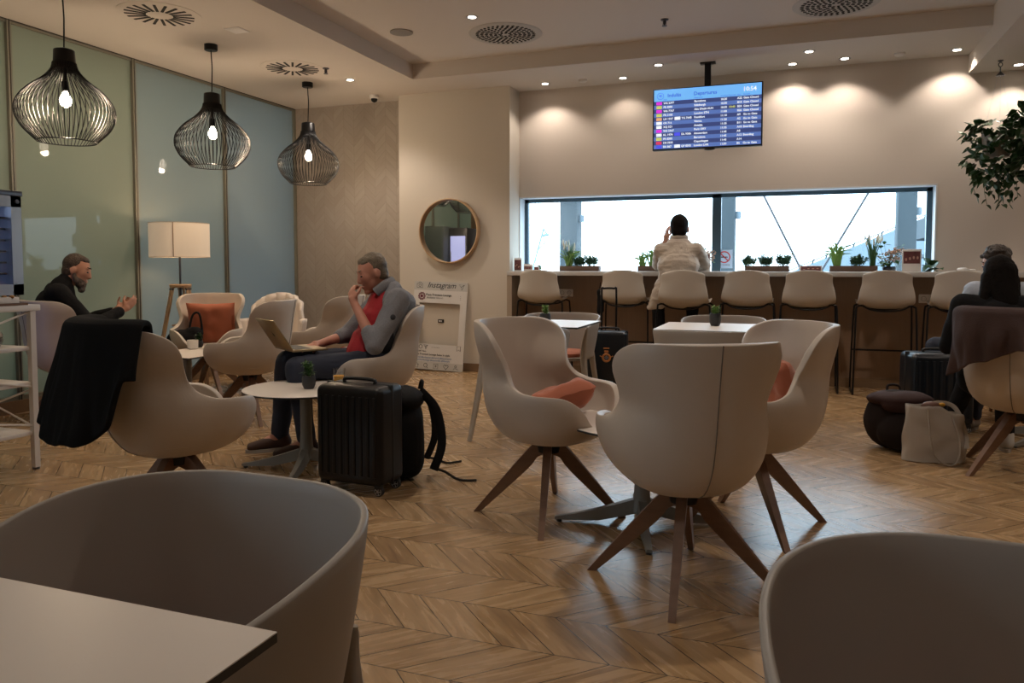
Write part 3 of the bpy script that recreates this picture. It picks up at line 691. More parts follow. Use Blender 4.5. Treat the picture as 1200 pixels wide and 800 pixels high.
# ------------------------------------------------------------------ wingback lounge chair
BASEZ = .345
def tab(T, x):
    if x <= T[0][0]: return T[0][1]
    if x >= T[-1][0]: return T[-1][1]
    for k in range(len(T)-1):
        if x <= T[k+1][0]:
            a, b = T[max(0, k-1)], T[k]; c, d = T[k+1], T[min(len(T)-1, k+2)]
            h = c[0]-b[0]; t = (x-b[0])/h
            m0 = (c[1]-a[1])/(c[0]-a[0]) if c[0] > a[0] else 0; m1 = (d[1]-b[1])/(d[0]-b[0]) if d[0] > b[0] else 0
            return (2*t**3-3*t*t+1)*b[1]+(t**3-2*t*t+t)*h*m0+(-2*t**3+3*t*t)*c[1]+(t**3-t*t)*h*m1
WX = [(.345, .11), (.36, .17), (.39, .222), (.44, .272), (.50, .305), (.56, .322), (.605, .318), (.65, .280), (.69, .262), (.74, .278), (.80, .303), (.85, .310), (.90, .298)]
WXB = [(.345, .11), (.36, .165), (.39, .208), (.44, .245), (.50, .266), (.56, .272), (.605, .270), (.65, .262), (.69, .260), (.74, .278), (.80, .303), (.85, .310), (.90, .298)]
WB = [(.345, .11), (.36, .17), (.39, .215), (.44, .255), (.50, .283), (.60, .305), (.75, .325), (.90, .35)]
WF = [(.345, .11), (.36, .18), (.39, .245), (.44, .292), (.50, .314), (.55, .314), (.60, .302), (.90, .29)]
ZR = [(0, .90), (48, .90), (58, .893), (66, .874), (72, .845), (76.5, .80), (79, .75), (82, .695), (87, .645), (94, .615), (104, .606), (120, .602), (134, .596), (142, .582), (149, .555), (154, .52), (159, .482), (165, .455), (172, .443), (180, .44)]
def surf(th, z):
    a = math.radians(th); e = 2/2.35; sx, cy = math.sin(a), math.cos(a)
    k = min(1, max(0, (th-62)/60)) if th <= 180 else min(1, max(0, (298-th)/60)); k = k*k*(3-2*k)
    W = tab(WX, z)*k+tab(WXB, z)*(1-k); B_ = tab(WB, z) if cy > 0 else tab(WF, z)
    return V((W*math.copysign(abs(sx)**e, sx), -B_*math.copysign(abs(cy)**e, cy), z))
_th = [k*.25 for k in range(721)]; _p = [surf(t, tab(ZR, t)) for t in _th]; _L = [0]
for a, b in zip(_p, _p[1:]): _L.append(_L[-1]+(b-a).length)
NH = 60; ths = []
for k in range(NH+1):
    l = _L[-1]*k/NH; i = min(range(len(_L)), key=lambda q: abs(_L[q]-l)); ths.append(_th[i])
ths = ths+[360-t for t in ths[-2:0:-1]]
def zr(th): return tab(ZR, th if th <= 180 else 360-th)
rim = [surf(t, zr(t)) for t in ths]
def shell_pt(i, v):
    th = ths[i % len(ths)]; z0 = zr(th); return surf(th, z0+(BASEZ-z0)*(1-(1-v)**1.35) if v < 1 else BASEZ)
def make_wing(label, loc, rz, group):
    t = thing('wingback_chair', label, 'chair', loc, rz, group)
    bm = bmesh.new(); n = len(rim); NV = 18
    P = [[bm.verts.new(shell_pt(i, j/(NV-1))) for j in range(NV)] for i in range(n)]
    for i in range(n):
        for j in range(NV-1): bm.faces.new((P[i][j], P[(i+1) % n][j], P[(i+1) % n][j+1], P[i][j+1]))
    bm.faces.new([P[i][-1] for i in range(n)])
    bmesh.ops.recalc_face_normals(bm, faces=bm.faces)
    # make normals face outwards
    f = min(bm.faces, key=lambda f: f.calc_center_median().z)
    if f.normal.z > 0: bmesh.ops.reverse_faces(bm, faces=bm.faces)
    o = obj('shell', bm, M_leather, t, normals=False)
    s = o.modifiers.new('s', 'SOLIDIFY'); s.thickness = .030; s.offset = -1; s.use_even_offset = False
    b = o.modifiers.new('b', 'BEVEL'); b.width = .011; b.segments = 3; b.limit_method = 'ANGLE'; b.angle_limit = .9
    # seat pad
    bm = bmesh.new()
    def pad(u, v):
        a = u*2*PI; r = 1-v*1.0; ca, sa = math.cos(a), math.sin(a)
        k = 2.6; rr = (abs(ca)**k+abs(sa)**k)**(-1/k)
        prof = (1-max(0, r)**6)**.5 if r < 1 else 0
        return V((ca*rr*.232*r, .02+sa*rr*.235*r, .41+.045*prof))
    grid(bm, pad, 40, 12, closeu=True)
    lo = [e for e in bm.edges if e.is_boundary]
    obj('seat_cushion', bm, M_leather, t)
    # legs
    for k in range(4):
        a = PI/4+k*PI/2 + 0
        bm = bmesh.new()
        top = smooth_path([(0, .338), (.06, .334), (.115, .285), (.345, .012), (.352, .0)], 4)
        bot = smooth_path([(0, .285), (.05, .272), (.10, .21), (.318, .004), (.325, .0)], 4)
        W = lambda r: .021-.008*min(1, r/.34)
        rows_ = []
        for p, q in zip(top, bot):
            w0 = W(p[0]); rows_.append([(p[0], -w0, p[1]), (p[0], w0, p[1]), (q[0], w0*.8, q[1]), (q[0], -w0*.8, q[1])])
        R_ = Matrix.Rotation(a, 3, 'Z'); prev = None
        for r_ in rows_:
            ring = [bm.verts.new(R_ @ V(p)) for p in r_]
            if prev:
                for m_ in range(4): bm.faces.new((prev[m_], prev[(m_+1) % 4], ring[(m_+1) % 4], ring[m_]))
            else: bm.faces.new(ring)
            prev = ring
        bm.faces.new(prev[::-1])
        lg = obj('leg', bm, M_walnut, t)
        bv = lg.modifiers.new('b', 'BEVEL'); bv.width = .006; bv.segments = 2; bv.limit_method = 'ANGLE'
    bm = bmesh.new(); lathe(bm, [(.05, .295), (.06, .34), (.11, .346), (.11, .350)], seg=24); obj('swivel_plate', bm, M_black, t)
    # seam down the outside of the back and piping
    bm = bmesh.new(); pts = [shell_pt(0, j/16) for j in range(17)]
    out = []
    for k, p in enumerate(pts):
        q = p+V((0, -.001, -.0008)); out.append(q)
    tube(bm, out, .0022, 6); obj('back_seam', bm, M_seam, t)
    return t
GRP = 'beige wingback lounge chairs'
def turn_base(ch, deg):
    for c in ch.children:
        if c.name.startswith('leg'): c.rotation_euler.z = math.radians(deg)-PI/4-ch.rotation_euler.z
chA = make_wing('beige wingback chair left of the central small table, a rust cushion on its seat', (-1.05, 3.36, 0), face_dir(.96, -.28), GRP); turn_base(chA, 12)
chB = dup(chA, (-.362, 2.805, 0), face_dir(-.47, .93), 'beige wingback chair seen squarely from behind, in the middle foreground', GRP); turn_base(chB, 2)
chC = dup(chA, (-.16, 3.53, 0), face_dir(-.86, -.51), 'beige wingback chair with a rust cushion at the right of the central group', GRP); turn_base(chC, 27)
BLp = at(203, 312, 3.30)
chBL = dup(chA, (BLp.x, BLp.y, 0), math.radians(66-90), 'beige wingback chair with a black coat thrown over its back', GRP)
p = at(80, 312, 5.85); LB = p; chLB = dup(chA, (p.x, p.y, 0), face_dir(.25, .97), 'beige wingback chair the bearded man in black sits in', GRP)
p = at(290, 312, 5.75); chD = dup(chA, (p.x, p.y, 0), face_dir(-.80, -.60)+math.radians(-14), 'beige wingback chair seen from its side, in front of the tripod lamp chairs', GRP); Dp = p
p = at(243, 312, 6.85); Ep = p; chE = dup(chA, (p.x, p.y, 0), face_dir(.50, -.86), 'beige wingback chair with a rust cushion beside the tripod lamp', GRP)
p = at(380, 312, 6.7); chG = dup(chA, (p.x, p.y, 0), face_dir(-.88, -.45)+math.radians(-14), 'beige wingback chair behind the man with the laptop, near the textured wall', GRP)
p = at(432, 312, 4.88); Hp = p; HD = (-.56, -.83); chH = dup(chA, (p.x, p.y, 0), face_dir(*HD), 'beige wingback chair the man with the laptop sits in', GRP)
p = at(1202, 312, 4.25); chR = dup(chA, (p.x, p.y, 0), face_dir(.40, .92), 'beige wingback chair the dark-haired woman sits in, at the right edge', GRP); Rp = p; turn_base(chR, 35)
p = at(1174, 312, 5.75); chM = dup(chA, (p.x, p.y, 0), face_dir(-.55, -.83), 'beige wingback chair hidden behind the couple at the right', GRP); Mp = p
# ribbed armchair near the textured wall
p = at(314, 312, 7.35)
t = thing('ribbed_armchair', 'pale armchair with a ribbed back near the textured wall', 'chair', (p.x, p.y, 0), face_dir(.25, -.97))
bm = bmesh.new()
def rb(u, v):
    a = PI*(-.04+1.08*u); ca, sa = math.cos(a), math.sin(a); top = .66+.23*max(0, math.sin(PI*min(1, max(0, (u-.22)/.56))))**.45 if .22 < u < .78 else .64
    r = .33+.012*math.cos(u*70); z = .34+(top-.34)*v
    return V((r*ca*(.9+.1*v), -r*sa*(.85+.15*v), z))
grid(bm, rb, 90, 10)
o = obj('back_shell', bm, M_leather2, t); s = o.modifiers.new('s', 'SOLIDIFY'); s.thickness = .04; s.offset = 0
bm = bmesh.new(); box(bm, (0, .04, .39), (.52, .5, .12), bev=.04); obj('seat', bm, M_leather2, t)
for a in (1, 3, 5, 7):
    bm = bmesh.new(); a_ = a*PI/4; tube(bm, [(.15*math.cos(a_), .15*math.sin(a_), .35), (.26*math.cos(a_), .26*math.sin(a_), 0)], [.02, .013], 8); obj('leg', bm, M_walnut, t)

# ------------------------------------------------------------------ cushions
def cushion(name, label, loc, rot, size=.40, seed=0):
    bm = bmesh.new(); n = 25
    for sgn in (1, -1):
        P = []
        for i in range(n):
            r = []
            for j in range(n):
                u, v = i/(n-1)*2-1, j/(n-1)*2-1
                pin = 1-.06*(1-abs(u)**2)*abs(v)**6
                x = u*(1-.07*(1-u*u)*0-.05*(1-v*v)*-1*0-.06*v*v*(1-u*u)*0); 
                h = ((1-u**4)*(1-v**4))**.5*.062*(1+.25*noise.noise(V((u*2.2, v*2.2, seed))))
                xx = u*size/2*(1-.055*(1-v*v)); yy = v*size/2*(1-.055*(1-u*u))
                r.append(bm.verts.new((xx, yy, sgn*h+.012*noise.noise(V((u*3, v*3, seed+5))))))
            P.append(r)
        for i in range(n-1):
            for j in range(n-1): bm.faces.new((P[i][j], P[i+1][j], P[i+1][j+1], P[i][j+1]))
    bmesh.ops.remove_doubles(bm, verts=bm.verts, dist=.0015)
    o = obj(name, bm, M_rust, loc=loc); o.rotation_euler = rot
    return tag(o, label, 'cushion', 'rust orange cushions')
def chair_local(ch, p): return ch.location+Matrix.Rotation(ch.rotation_euler.z, 3, 'Z') @ V(p)
def cush_in(ch, label, off=(0, -.17, .60), tilt=72, roll=0, size=.40, seed=0):
    R_ = Matrix.Rotation(ch.rotation_euler.z, 4, 'Z') @ Matrix.Rotation(math.radians(tilt), 4, 'X') @ Matrix.Rotation(math.radians(roll), 4, 'Z')
    cushion('throw_cushion', label, chair_local(ch, off), R_.to_euler(), size, seed)
cush_in(chA, 'rust orange cushion lying on the seat of the left central wingback chair', (.015, .065, .545), 22, 36, .33, 1)
cush_in(chC, 'rust orange cushion leaning on the back of the right central wingback chair', (.02, -.125, .60), 64, 6, .35, 2)
cush_in(chE, 'rust orange cushion in the wingback chair beside the tripod lamp', (0, -.15, .62), 74, 0, .42, 3)
cush_in(chG, 'rust orange cushion in the wingback chair behind the laptop man', (0, -.15, .60), 70, 0, .38, 4)

# ------------------------------------------------------------------ moulded tub chairs
def make_tub(label, loc, rz, group):
    t = thing('tub_chair', label, 'chair', loc, rz, group)
    bm = bmesh.new(); NU, NV = 61, 14
    def base(u):
        # u -1..1 ; 0 = middle of the back
        s = abs(u); sg = 1 if u >= 0 else -1
        pts = [(0, -.285, .765), (.13, -.275, .765), (.235, -.218, .762), (.292, -.13, .755), (.308, -.04, .742), (.300, .05, .722), (.278, .14, .70), (.250, .215, .68)]
        k = s*(len(pts)-1); i = min(int(k), len(pts)-2); f = k-i
        a, b, c, d = [V(pts[max(0, min(len(pts)-1, q))]) for q in (i-1, i, i+1, i+2)]
        if i == 0: a = V((-pts[1][0], pts[1][1], pts[1][2]))
        p = .5*((2*b)+(c-a)*f+(2*a-5*b+4*c-d)*f*f+(3*b-a-3*c+d)*f**3)
        return V((p.x*sg, p.y, p.z))
    def fn(u, v):
        u = u*2-1; p = base(u); s = 1-.17*v**1.2
        zb = .43
        return V((p.x*s, p.y*s+(.0), p.z+(zb-p.z)*v))
    grid(bm, fn, NU, NV)
    for f in bm.faces: pass
    bmesh.ops.recalc_face_normals(bm, faces=bm.faces)
    o = obj('shell', bm, M_plastic_in, t, normals=False)
    s = o.modifiers.new('s', 'SOLIDIFY'); s.thickness = .013; s.offset = 0
    b = o.modifiers.new('b', 'BEVEL'); b.width = .004; b.segments = 2; b.limit_method = 'ANGLE'
    bm = bmesh.new()
    def seat(u, v):
        a = u*2*PI; ca, sa = math.cos(a), math.sin(a); k = 2.8; rr = (abs(ca)**k+abs(sa)**k)**(-1/k)
        prof = [(1, -.022), (1, 0), (.93, .004), (.6, -.004), (0.001, -.012)]; q = prof[int(round(v*4))]
        return V((ca*rr*.236*q[0], -.01+sa*rr*.238*q[0], .435+q[1]))
    grid(bm, seat, 40, 5, closeu=True); o = obj('seat', bm, M_plastic_in, t)
    bm = bmesh.new()
    def pad(u, v):
        a = u*2*PI; ca, sa = math.cos(a), math.sin(a); k = 3; rr = (abs(ca)**k+abs(sa)**k)**(-1/k)
        prof = [(.97, 0), (1, .012), (.98, .028), (.9, .036), (.5, .042), (0.001, .042)]; q = prof[int(round(v*5))]
        return V((ca*rr*.205*q[0], sa*rr*.205*q[0], .437+q[1]))
    grid(bm, pad, 40, 6, closeu=True); obj('seat_pad', bm, M_rust, t)
    for sx in (1, -1):
        for yy, sp in ((.232, .25), (-.185, -.26)):
            bm = bmesh.new(); top = V((sx*.225, yy*.9, .60 if yy < 0 else .655)); mid = V((sx*.235, yy, .44)); ft = V((sx*.285, sp, 0))
            if yy > 0: top = V((sx*.248, .212, .67)); mid = V((sx*.218, .19, .44))
            else: top = V((sx*.226, -.203, .56)); mid = V((sx*.224, -.205, .43))
            tube(bm, smooth_path([top, mid, ft], 6), [.010+.016*min(1, k/6) if k < 6 else .026-.010*(k-6)/6 for k in range(13)], 10, flat=.62)
            obj('leg', bm, M_plastic, t)
    return t
TG = 'warm grey moulded tub chairs'
tub = make_tub('large foreground tub chair at lower left, drawn up to the near table', (-.905, .875, 0), PI-.04, TG)
dup(tub, (.280, .945, 0), PI-.05, 'foreground tub chair at the lower right corner', TG)
dup(tub, (-1.70, 4.86, 0), math.radians(0), 'tub chair mostly hidden behind the left central wingback chair', TG)
dup(tub, (-1.76, 5.93, 0), PI+.1, 'tub chair on the far side of the table beside the navy suitcase', TG)
dup(tub, (-.52, 4.93, 0), 0, 'tub chair tucked under the near side of the square table by the bar', TG)
dup(tub, (-.50, 6.00, 0), PI, 'tub chair on the far side of the square table by the bar', TG)

# ------------------------------------------------------------------ tables
def star_base(t, h, col=.032, r=.40, rot=PI/4):
    bm = bmesh.new()
    lathe(bm, [(col*1.5, .06), (col*1.15, .13), (col, .2), (col, h-.012)], seg=20); obj('column', bm, M_tleg, t)
    for k in range(4):
        bm = bmesh.new(); a = rot+k*PI/2; R_ = Matrix.Rotation(a, 3, 'Z'); prev = None
        for q in range(9):
            f = q/8; x = f*r; zt = .012+.10*(1-f)**1.3+.012; zb = max(.012, zt-.035-.03*(1-f)); w_ = .028-.014*f
            ring = [bm.verts.new(R_ @ V(p)) for p in ((x, -w_, zb), (x, w_, zb), (x, w_*.7, zt), (x, -w_*.7, zt))]
            if prev:
                for m_ in range(4): bm.faces.new((prev[m_], prev[(m_+1) % 4], ring[(m_+1) % 4], ring[m_]))
            else: bm.faces.new(ring)
            prev = ring
        bm.faces.new(prev[::-1]); lg = obj('foot', bm, M_tleg, t)
        b2 = bmesh.new(); p = R_ @ V((r-.02, 0, 0)); lathe(b2, [(.012, 0), (.012, .014)], p, 12); obj('glide', b2, M_rubber, lg)
def round_table(label, x, y, h, r, rot=PI/4, br=.40):
    t = thing('round_table', label, 'table', (x, y, 0))
    bm = bmesh.new(); lathe(bm, [(.001, h-.012), (r-.004, h-.012), (r, h-.010), (r, h-.002)], seg=72, cap=False); top = obj('underside', bm, M_edge, t)
    bm = bmesh.new(); lathe(bm, [(r, h-.002), (r-.002, h), (.001, h)], seg=72, cap=False); obj('tabletop', bm, M_top, t)
    star_base(t, h, r=br, rot=rot); return t
def square_table(label, x0, x1, y0, y1, h, rot=PI/4, legs=True, name='square_table'):
    cx, cy = (x0+x1)/2, (y0+y1)/2; t = thing(name, label, 'table', (cx, cy, 0)); a, b = (x1-x0)/2, (y1-y0)/2
    bm = bmesh.new(); bx(bm, -a, a, -b, b, h-.012, h-.0015); obj('underside', bm, M_edge, t, smooth=False)
    bm = bmesh.new(); bx(bm, -a, a, -b, b, h-.0015, h); obj('tabletop', bm, M_top, t, smooth=False)
    if legs: star_base(t, h, r=.34, rot=rot)
    return t
round_table('small round lounge table between the central wingback chairs', -.62, 3.38, .462, .345, math.radians(15), .39)
tl = at(356, 312, 4.34)
round_table('small round lounge table in front of the man with the laptop', tl.x, tl.y, .462, .345, math.radians(20), .37)
square_table('square table with pale top beside the navy suitcase, behind the left wingback chair', -2.03, -1.36, 4.98, 5.66, .74)
square_table('square table with pale top by the bar, behind the central wingback chair', -.86, -.20, 5.02, 5.72, .74)
square_table('pale foreground table with a thin black edge at the lower left corner', -1.62, -.538, -.30, .70, .74)
p = at(217, 312, 5.95); LT = p
square_table('small square lounge table holding a white cup, beside the bearded man', p.x-.26, p.x+.26, p.y-.26, p.y+.26, .475)
p = at(1240, 312, 4.98)
round_table('low round table between the couple at the right edge', p.x, p.y, .462, .30)
p = at(352, 312, 6.95)
round_table('low round table in front of the ribbed armchair', p.x+.12, p.y, .475, .26)

# ------------------------------------------------------------------ little potted succulents
def leafcluster(bm, c, n, r, ln_, w_, up=.6, seed=0, bend=.2, mi=0):
    rnd = random.Random(seed); c = V(c)
    for k in range(n):
        a = rnd.uniform(0, 2*PI); el = rnd.uniform(up-.5, 1.45); d = V((math.cos(a)*math.cos(el), math.sin(a)*math.cos(el), math.sin(el)))
        o = c+V((math.cos(a), math.sin(a), 0))*rnd.uniform(0, r)+V((0, 0, rnd.uniform(0, r)))
        L = ln_*rnd.uniform(.6, 1.2); s = d.cross(V((0, 0, 1)))
        s = (s.normalized() if s.length > .01 else V((1, 0, 0)))*w_*rnd.uniform(.7, 1.2)
        nrm = s.cross(d).normalized()*w_*.3
        p1 = o; p2 = o+d*L*.5+s+nrm*0; p3 = o+d*L+V((0, 0, -bend*L)); p4 = o+d*L*.5-s; mid = o+d*L*.55-nrm
        vs = [bm.verts.new(q) for q in (p1, p2, p3, p4, mid)]
        for f in ((0, 1, 4), (1, 2, 4), (2, 3, 4), (3, 0, 4)):
            fc = bm.faces.new([vs[i] for i in f]); fc.material_index = mi
def sprig(bm, c, h, n, seed, ln_=.025, w_=.008, spread=.3):
    rnd = random.Random(seed)
    for k in range(n):
        a = rnd.uniform(0, 2*PI); e = V((math.cos(a)*spread*h*rnd.uniform(.2, 1), math.sin(a)*spread*h*rnd.uniform(.2, 1), h*rnd.uniform(.6, 1)))
        b = V(c); tube(bm, [b, b+e*.5+V((0, 0, .01)), b+e], .0015, 4)
        for q in range(5): leafcluster(bm, b+e*(.35+.16*q), 4, .004, ln_, w_, .2, seed*77+k*9+q)
def potted(label, loc, r=.034, h=.062, ph=.07, m=None, seed=0, tall=1.0):
    t = thing('potted_plant', label, 'plant', loc, 0, 'small potted plants on the tables')
    bm = bmesh.new(); lathe(bm, [(r*.72, 0), (r, h*.3), (r*1.04, h*.7), (r*.92, h), (r*.84, h), (r*.84, h*.88), (.001, h*.88)], seg=24, cap=False); obj('pot', bm, M_pot, t)
    bm = bmesh.new(); sprig(bm, (0, 0, h*.85), ph*tall, 11, seed, .022, .007, .42); leafcluster(bm, (0, 0, h*.9), 30, r*.5, ph*.5, .006, .6, seed); obj('foliage', bm, m or M_leaf, t, smooth=False)
def on_table(x, y, z):   # point of a horizontal top seen at pixel (x,y)
    r = at(x, y, 1)-V((0, 0, 1.15)); return V((0, 0, 1.15))+r*((z-1.15)/r.z)
potted('small green plant in a dark pot on the laptop man\'s round table', on_table(362, 455, .462), .037, .075, .085, M_leaf, 3)
potted('small plant in a dark pot on the central round table, half hidden by the chair', on_table(735, 478, .462), .034, .06, .05, M_leaf, 4, 1.4)
potted('small pale green plant in a dark pot on the square table beside the navy suitcase', on_table(639, 379.3, .74), .040, .075, .06, M_leafl, 5)
potted('small pale green plant in a dark pot on the square table by the bar', on_table(838, 381.5, .74), .040, .085, .06, M_leafl, 6)
potted('small plant in a dark pot on the lounge table beside the white cup', on_table(233, 407, .475), .035, .06, .06, M_leafd, 8)
# glass of juice
g0 = on_table(397, 449, .462)
t = thing('juice_glass', 'short clear glass half full of orange juice on the round table', 'glass', g0)
bm = bmesh.new(); lathe(bm, [(.001, 0), (.030, 0), (.033, .02), (.039, .088), (.036, .088), (.031, .02), (.028, .012), (.001, .012)], seg=28, cap=False); obj('tumbler', bm, M_glass, t)
bm = bmesh.new(); lathe(bm, [(.001, .013), (.0275, .013), (.0305, .022), (.0325, .045), (.001, .045)], seg=28, cap=False); obj('juice', bm, M_juice, t)
p = on_table(411, 454, .462)
t = thing('phone', 'dark phone in a red case lying at the edge of the round table', 'phone', p, .45)
bm = bmesh.new(); bx(bm, -.08, .08, -.042, .042, 0, .008, bev=.003); obj('red_case', bm, mat('red_leather', (.16, .012, .015), .5), t)
bm = bmesh.new(); bx(bm, -.05, .076, -.03, .038, .008, .014, bev=.002); obj('handset', bm, M_edge, t)
p = on_table(226, 409, .475)
t = thing('coffee_cup', 'white porcelain cup on the lounge table near the bearded man', 'cup', p, 2.4)
bm = bmesh.new(); lathe(bm, [(.001, 0), (.03, 0), (.042, .01), (.044, .075), (.041, .075), (.038, .012), (.001, .01)], seg=28, cap=False); obj('bowl', bm, M_cup, t)
bm = bmesh.new(); tube(bm, smooth_path([(.040, 0, .06), (.066, 0, .056), (.070, 0, .035), (.040, 0, .02)], 5), .005, 8); obj('handle', bm, M_cup, t)

# ------------------------------------------------------------------ bar stools
def make_stool(label, loc, rz, group):
    t = thing('bar_stool', label, 'stool', loc, rz, group)
    bm = bmesh.new(); prof = smooth_path([(.20, .785), (.16, .80), (.02, .775), (-.13, .785), (-.19, .84), (-.215, .95), (-.235, 1.06), (-.245, 1.115)], 4)
    n = len(prof)
    def fn(u, v):
        k = v*(n-1); i = min(int(k), n-2); q = prof[i].lerp(prof[i+1], k-i); y, z = q[0], q[1]
        s = u*2-1; back = max(0, min(1, (z-.80)/.2)); vv = v
        W = .232-.032*back**1.5
        if v > .86: W *= (1-((v-.86)/.14)**2.2*.30)
        if v < .1: W *= (1-((.1-v)/.1)**2*.3)
        x = s*W
        lift = .045*(abs(s)**2.5)*(1-back); fwd = .05*abs(s)**2.2*back
        zz = z+lift
        if v > .86: zz -= ((v-.86)/.14)**1.0*.028*abs(s)**3
        return V((x, y+fwd, zz))
    grid(bm, fn, 25, 34)
    o = obj('seat_shell', bm, M_stoolp, t); s = o.modifiers.new('s', 'SOLIDIFY'); s.thickness = .012; s.offset = 0
    b = o.modifiers.new('b', 'SUBSURF'); b.levels = 0; b.render_levels = 1
    for sx in (1, -1):
        for sy, yf in ((-.14, -.20), (.14, .19)):
            bm = bmesh.new(); tube(bm, smooth_path([(sx*.258, yf, .012), (sx*.250, (yf+sy)/2, .42), (sx*.240, sy, .75), (sx*.225, sy, .792), (sx*.19, sy, .80)], 5), .0085, 8); obj('leg', bm, M_black, t)
        bm = bmesh.new(); tube(bm, [(sx*.258, -.20, .010), (sx*.258, .19, .010)], .0085, 8); obj('runner', bm, M_black, t)
    for sy in (-.14, .14):
        bm = bmesh.new(); tube(bm, smooth_path([(-.19, sy, .80), (-.12, sy, .765), (0, sy, .752), (.12, sy, .765), (.19, sy, .80)], 5), .0085, 8); obj('seat_rail', bm, M_black, t)
    bm = bmesh.new(); tube(bm, [(-.25, .165, .375), (.25, .165, .375)], .0085, 8); obj('footrest', bm, M_black, t)
    return t
SG = 'pale shell bar stools along the counter'
xs = [-2.45, -1.58, -.96, -.41, .13, .77, 1.35]
labs = ['first bar stool from the left along the counter', 'second bar stool from the left, behind the navy suitcase handle', 'bar stool the man in the beige coat sits on', 'fourth bar stool from the left, right of the man in the beige coat',
        'fifth bar stool from the left, with planter above it', 'sixth bar stool from the left, beside the stacked luggage', 'last bar stool on the right, partly behind the seated couple']
SY = 7.65
rzs = [.02, .0, .0, 0, 0, .0, -.05]
st = make_stool(labs[0], (xs[0], SY, 0), 0, SG)
for x, l, rz in list(zip(xs, labs, rzs))[1:]: dup(st, (x, SY-(.27 if 'beige coat sits' in l else 0), 0), rz, l, SG)

# ------------------------------------------------------------------ window-sill greenery and cards
def planter(label, x0, x1, fill, seed=0, y=7.90):
    t = thing('long_planter', label, 'planter', ((x0+x1)/2, y, 1.10)); h = (x1-x0)/2
    bm = bmesh.new(); bx(bm, -h, h, -.05, .05, 0, .055, bev=.004); obj('trough', bm, M_planter, t)
    for k, (kind, x, s) in enumerate(fill):
        b2 = bmesh.new(); rnd = random.Random(seed*31+k); m = M_leafb
        if kind == 'bush':
            for q in range(42): sprig(b2, (x+rnd.uniform(-.05, .05)*s, rnd.uniform(-.03, .03), .05), .10*s*rnd.uniform(.7, 1.15), 1, seed*100+q+k*40, .030, .010, .5)
            nm = 'bush'
        elif kind == 'grass':
            for q in range(46):
                a = rnd.uniform(0, 2*PI); L = .20*s*rnd.uniform(.6, 1.1); o = V((x+rnd.uniform(-.03, .03), rnd.uniform(-.02, .02), .05)); sp = rnd.uniform(.2, .75)
                pts = smooth_path([o, o+V((math.cos(a)*L*sp*.35, math.sin(a)*L*sp*.35, L*.6)), o+V((math.cos(a)*L*sp, math.sin(a)*L*sp, L*(.95-.4*sp)))], 3)
                tube(b2, pts, [.003]+[.0045]*(len(pts)-2)+[.0008], 4, flat=.3)
            m = M_leafl; nm = 'grass'
        elif kind == 'stalks':
            for q in range(40):
                a = rnd.uniform(0, 2*PI); L = .23*s*rnd.uniform(.7, 1.1); o = V((x+rnd.uniform(-.025, .025), rnd.uniform(-.02, .02), .05))
                tube(b2, [o, o+V((math.cos(a)*L*.1, math.sin(a)*L*.1, L*.6)), o+V((math.cos(a)*L*.25, math.sin(a)*L*.25, L))], [.003, .003, .0012], 4)
            m = M_leaf; nm = 'stalks'
            b3 = bmesh.new()
            for q in range(15):
                a = rnd.uniform(0, 2*PI); L = .25*s*rnd.uniform(.8, 1.15); e = V((x+math.cos(a)*L*.24, math.sin(a)*L*.24, .05+L))
                caps(b3, e-V((0, 0, .05)), e, .009, .004, seg=7)
            obj('white_blossoms', b3, M_wflower, t)
        obj(nm, b2, m, t, smooth=False)
def wx(px, Y=7.9): return onY(px, 318, Y).x
planter('brown trough of grass and low bushes at the left end of the sill', wx(657), wx(703), [('stalks', -.12, 1.0), ('grass', -.12, 1.0), ('bush', -.0, .9), ('bush', .12, 1.0)], 1)
planter('brown trough with feathery grass just left of the man at the bar', wx(748), wx(792), [('grass', -.05, 1.15), ('grass', -.15, .8)], 2)
planter('brown trough with three low bushes, right of the no-smoking sign', wx(873), wx(925), [('bush', -.17, .9), ('bush', -.02, .95), ('bush', .15, 1.05)], 3)
planter('brown trough with grass, bush and white blossoms near the right window end', wx(972), wx(1028), [('grass', -.14, 1.3), ('bush', .03, .95), ('stalks', .17, 1.15)], 4)
def flowers(label, x, s=1.0, seed=0, y=7.92):
    t = thing('flower_arrangement', label, 'flowers', (x, y, 1.10))
    bm = bmesh.new(); lathe(bm, [(.05, 0), (.06, .03), (.055, .05)], seg=20); obj('bowl', bm, M_pot, t)
    bm = bmesh.new(); rnd = random.Random(seed); st_ = bmesh.new(); lf = bmesh.new()
    for k in range(8):
        c = V((rnd.uniform(-.10, .10)*s, rnd.uniform(-.04, .04), rnd.uniform(.09, .21)*s)); tube(st_, [(0, 0, .04), c*.6+V((0, 0, .02)), c], .003, 5)
        for q in range(26):
            d = V((rnd.gauss(0, 1), rnd.gauss(0, 1), rnd.gauss(0, 1))).normalized()*.035*s; ell(bm, c+V((d.x*1.3, d.y, d.z*.7)), (.009, .009, .006), u=6, v=4)
    for k in range(9):
        c = V((rnd.uniform(-.12, .12), rnd.uniform(-.05, .05), rnd.uniform(.05, .28)))*s; tube(st_, [(0, 0, .04), c*.7, c], .002, 5)
        leafcluster(lf, c, 2, .005, .07, .024, .3, seed+k)
    leafcluster(lf, (0, 0, .05), 16, .05, .09, .03, .1, seed+50)
    obj('blossoms', bm, M_pink, t); obj('stems', st_, M_leaf, t); obj('leaves', lf, M_leaf, t, smooth=False)
flowers('dried pink flower arrangement with leaves near the right window end', wx(1042), 1.0, 5)
flowers('dried pink flower arrangement right of the man at the bar', wx(822), 1.0, 9)
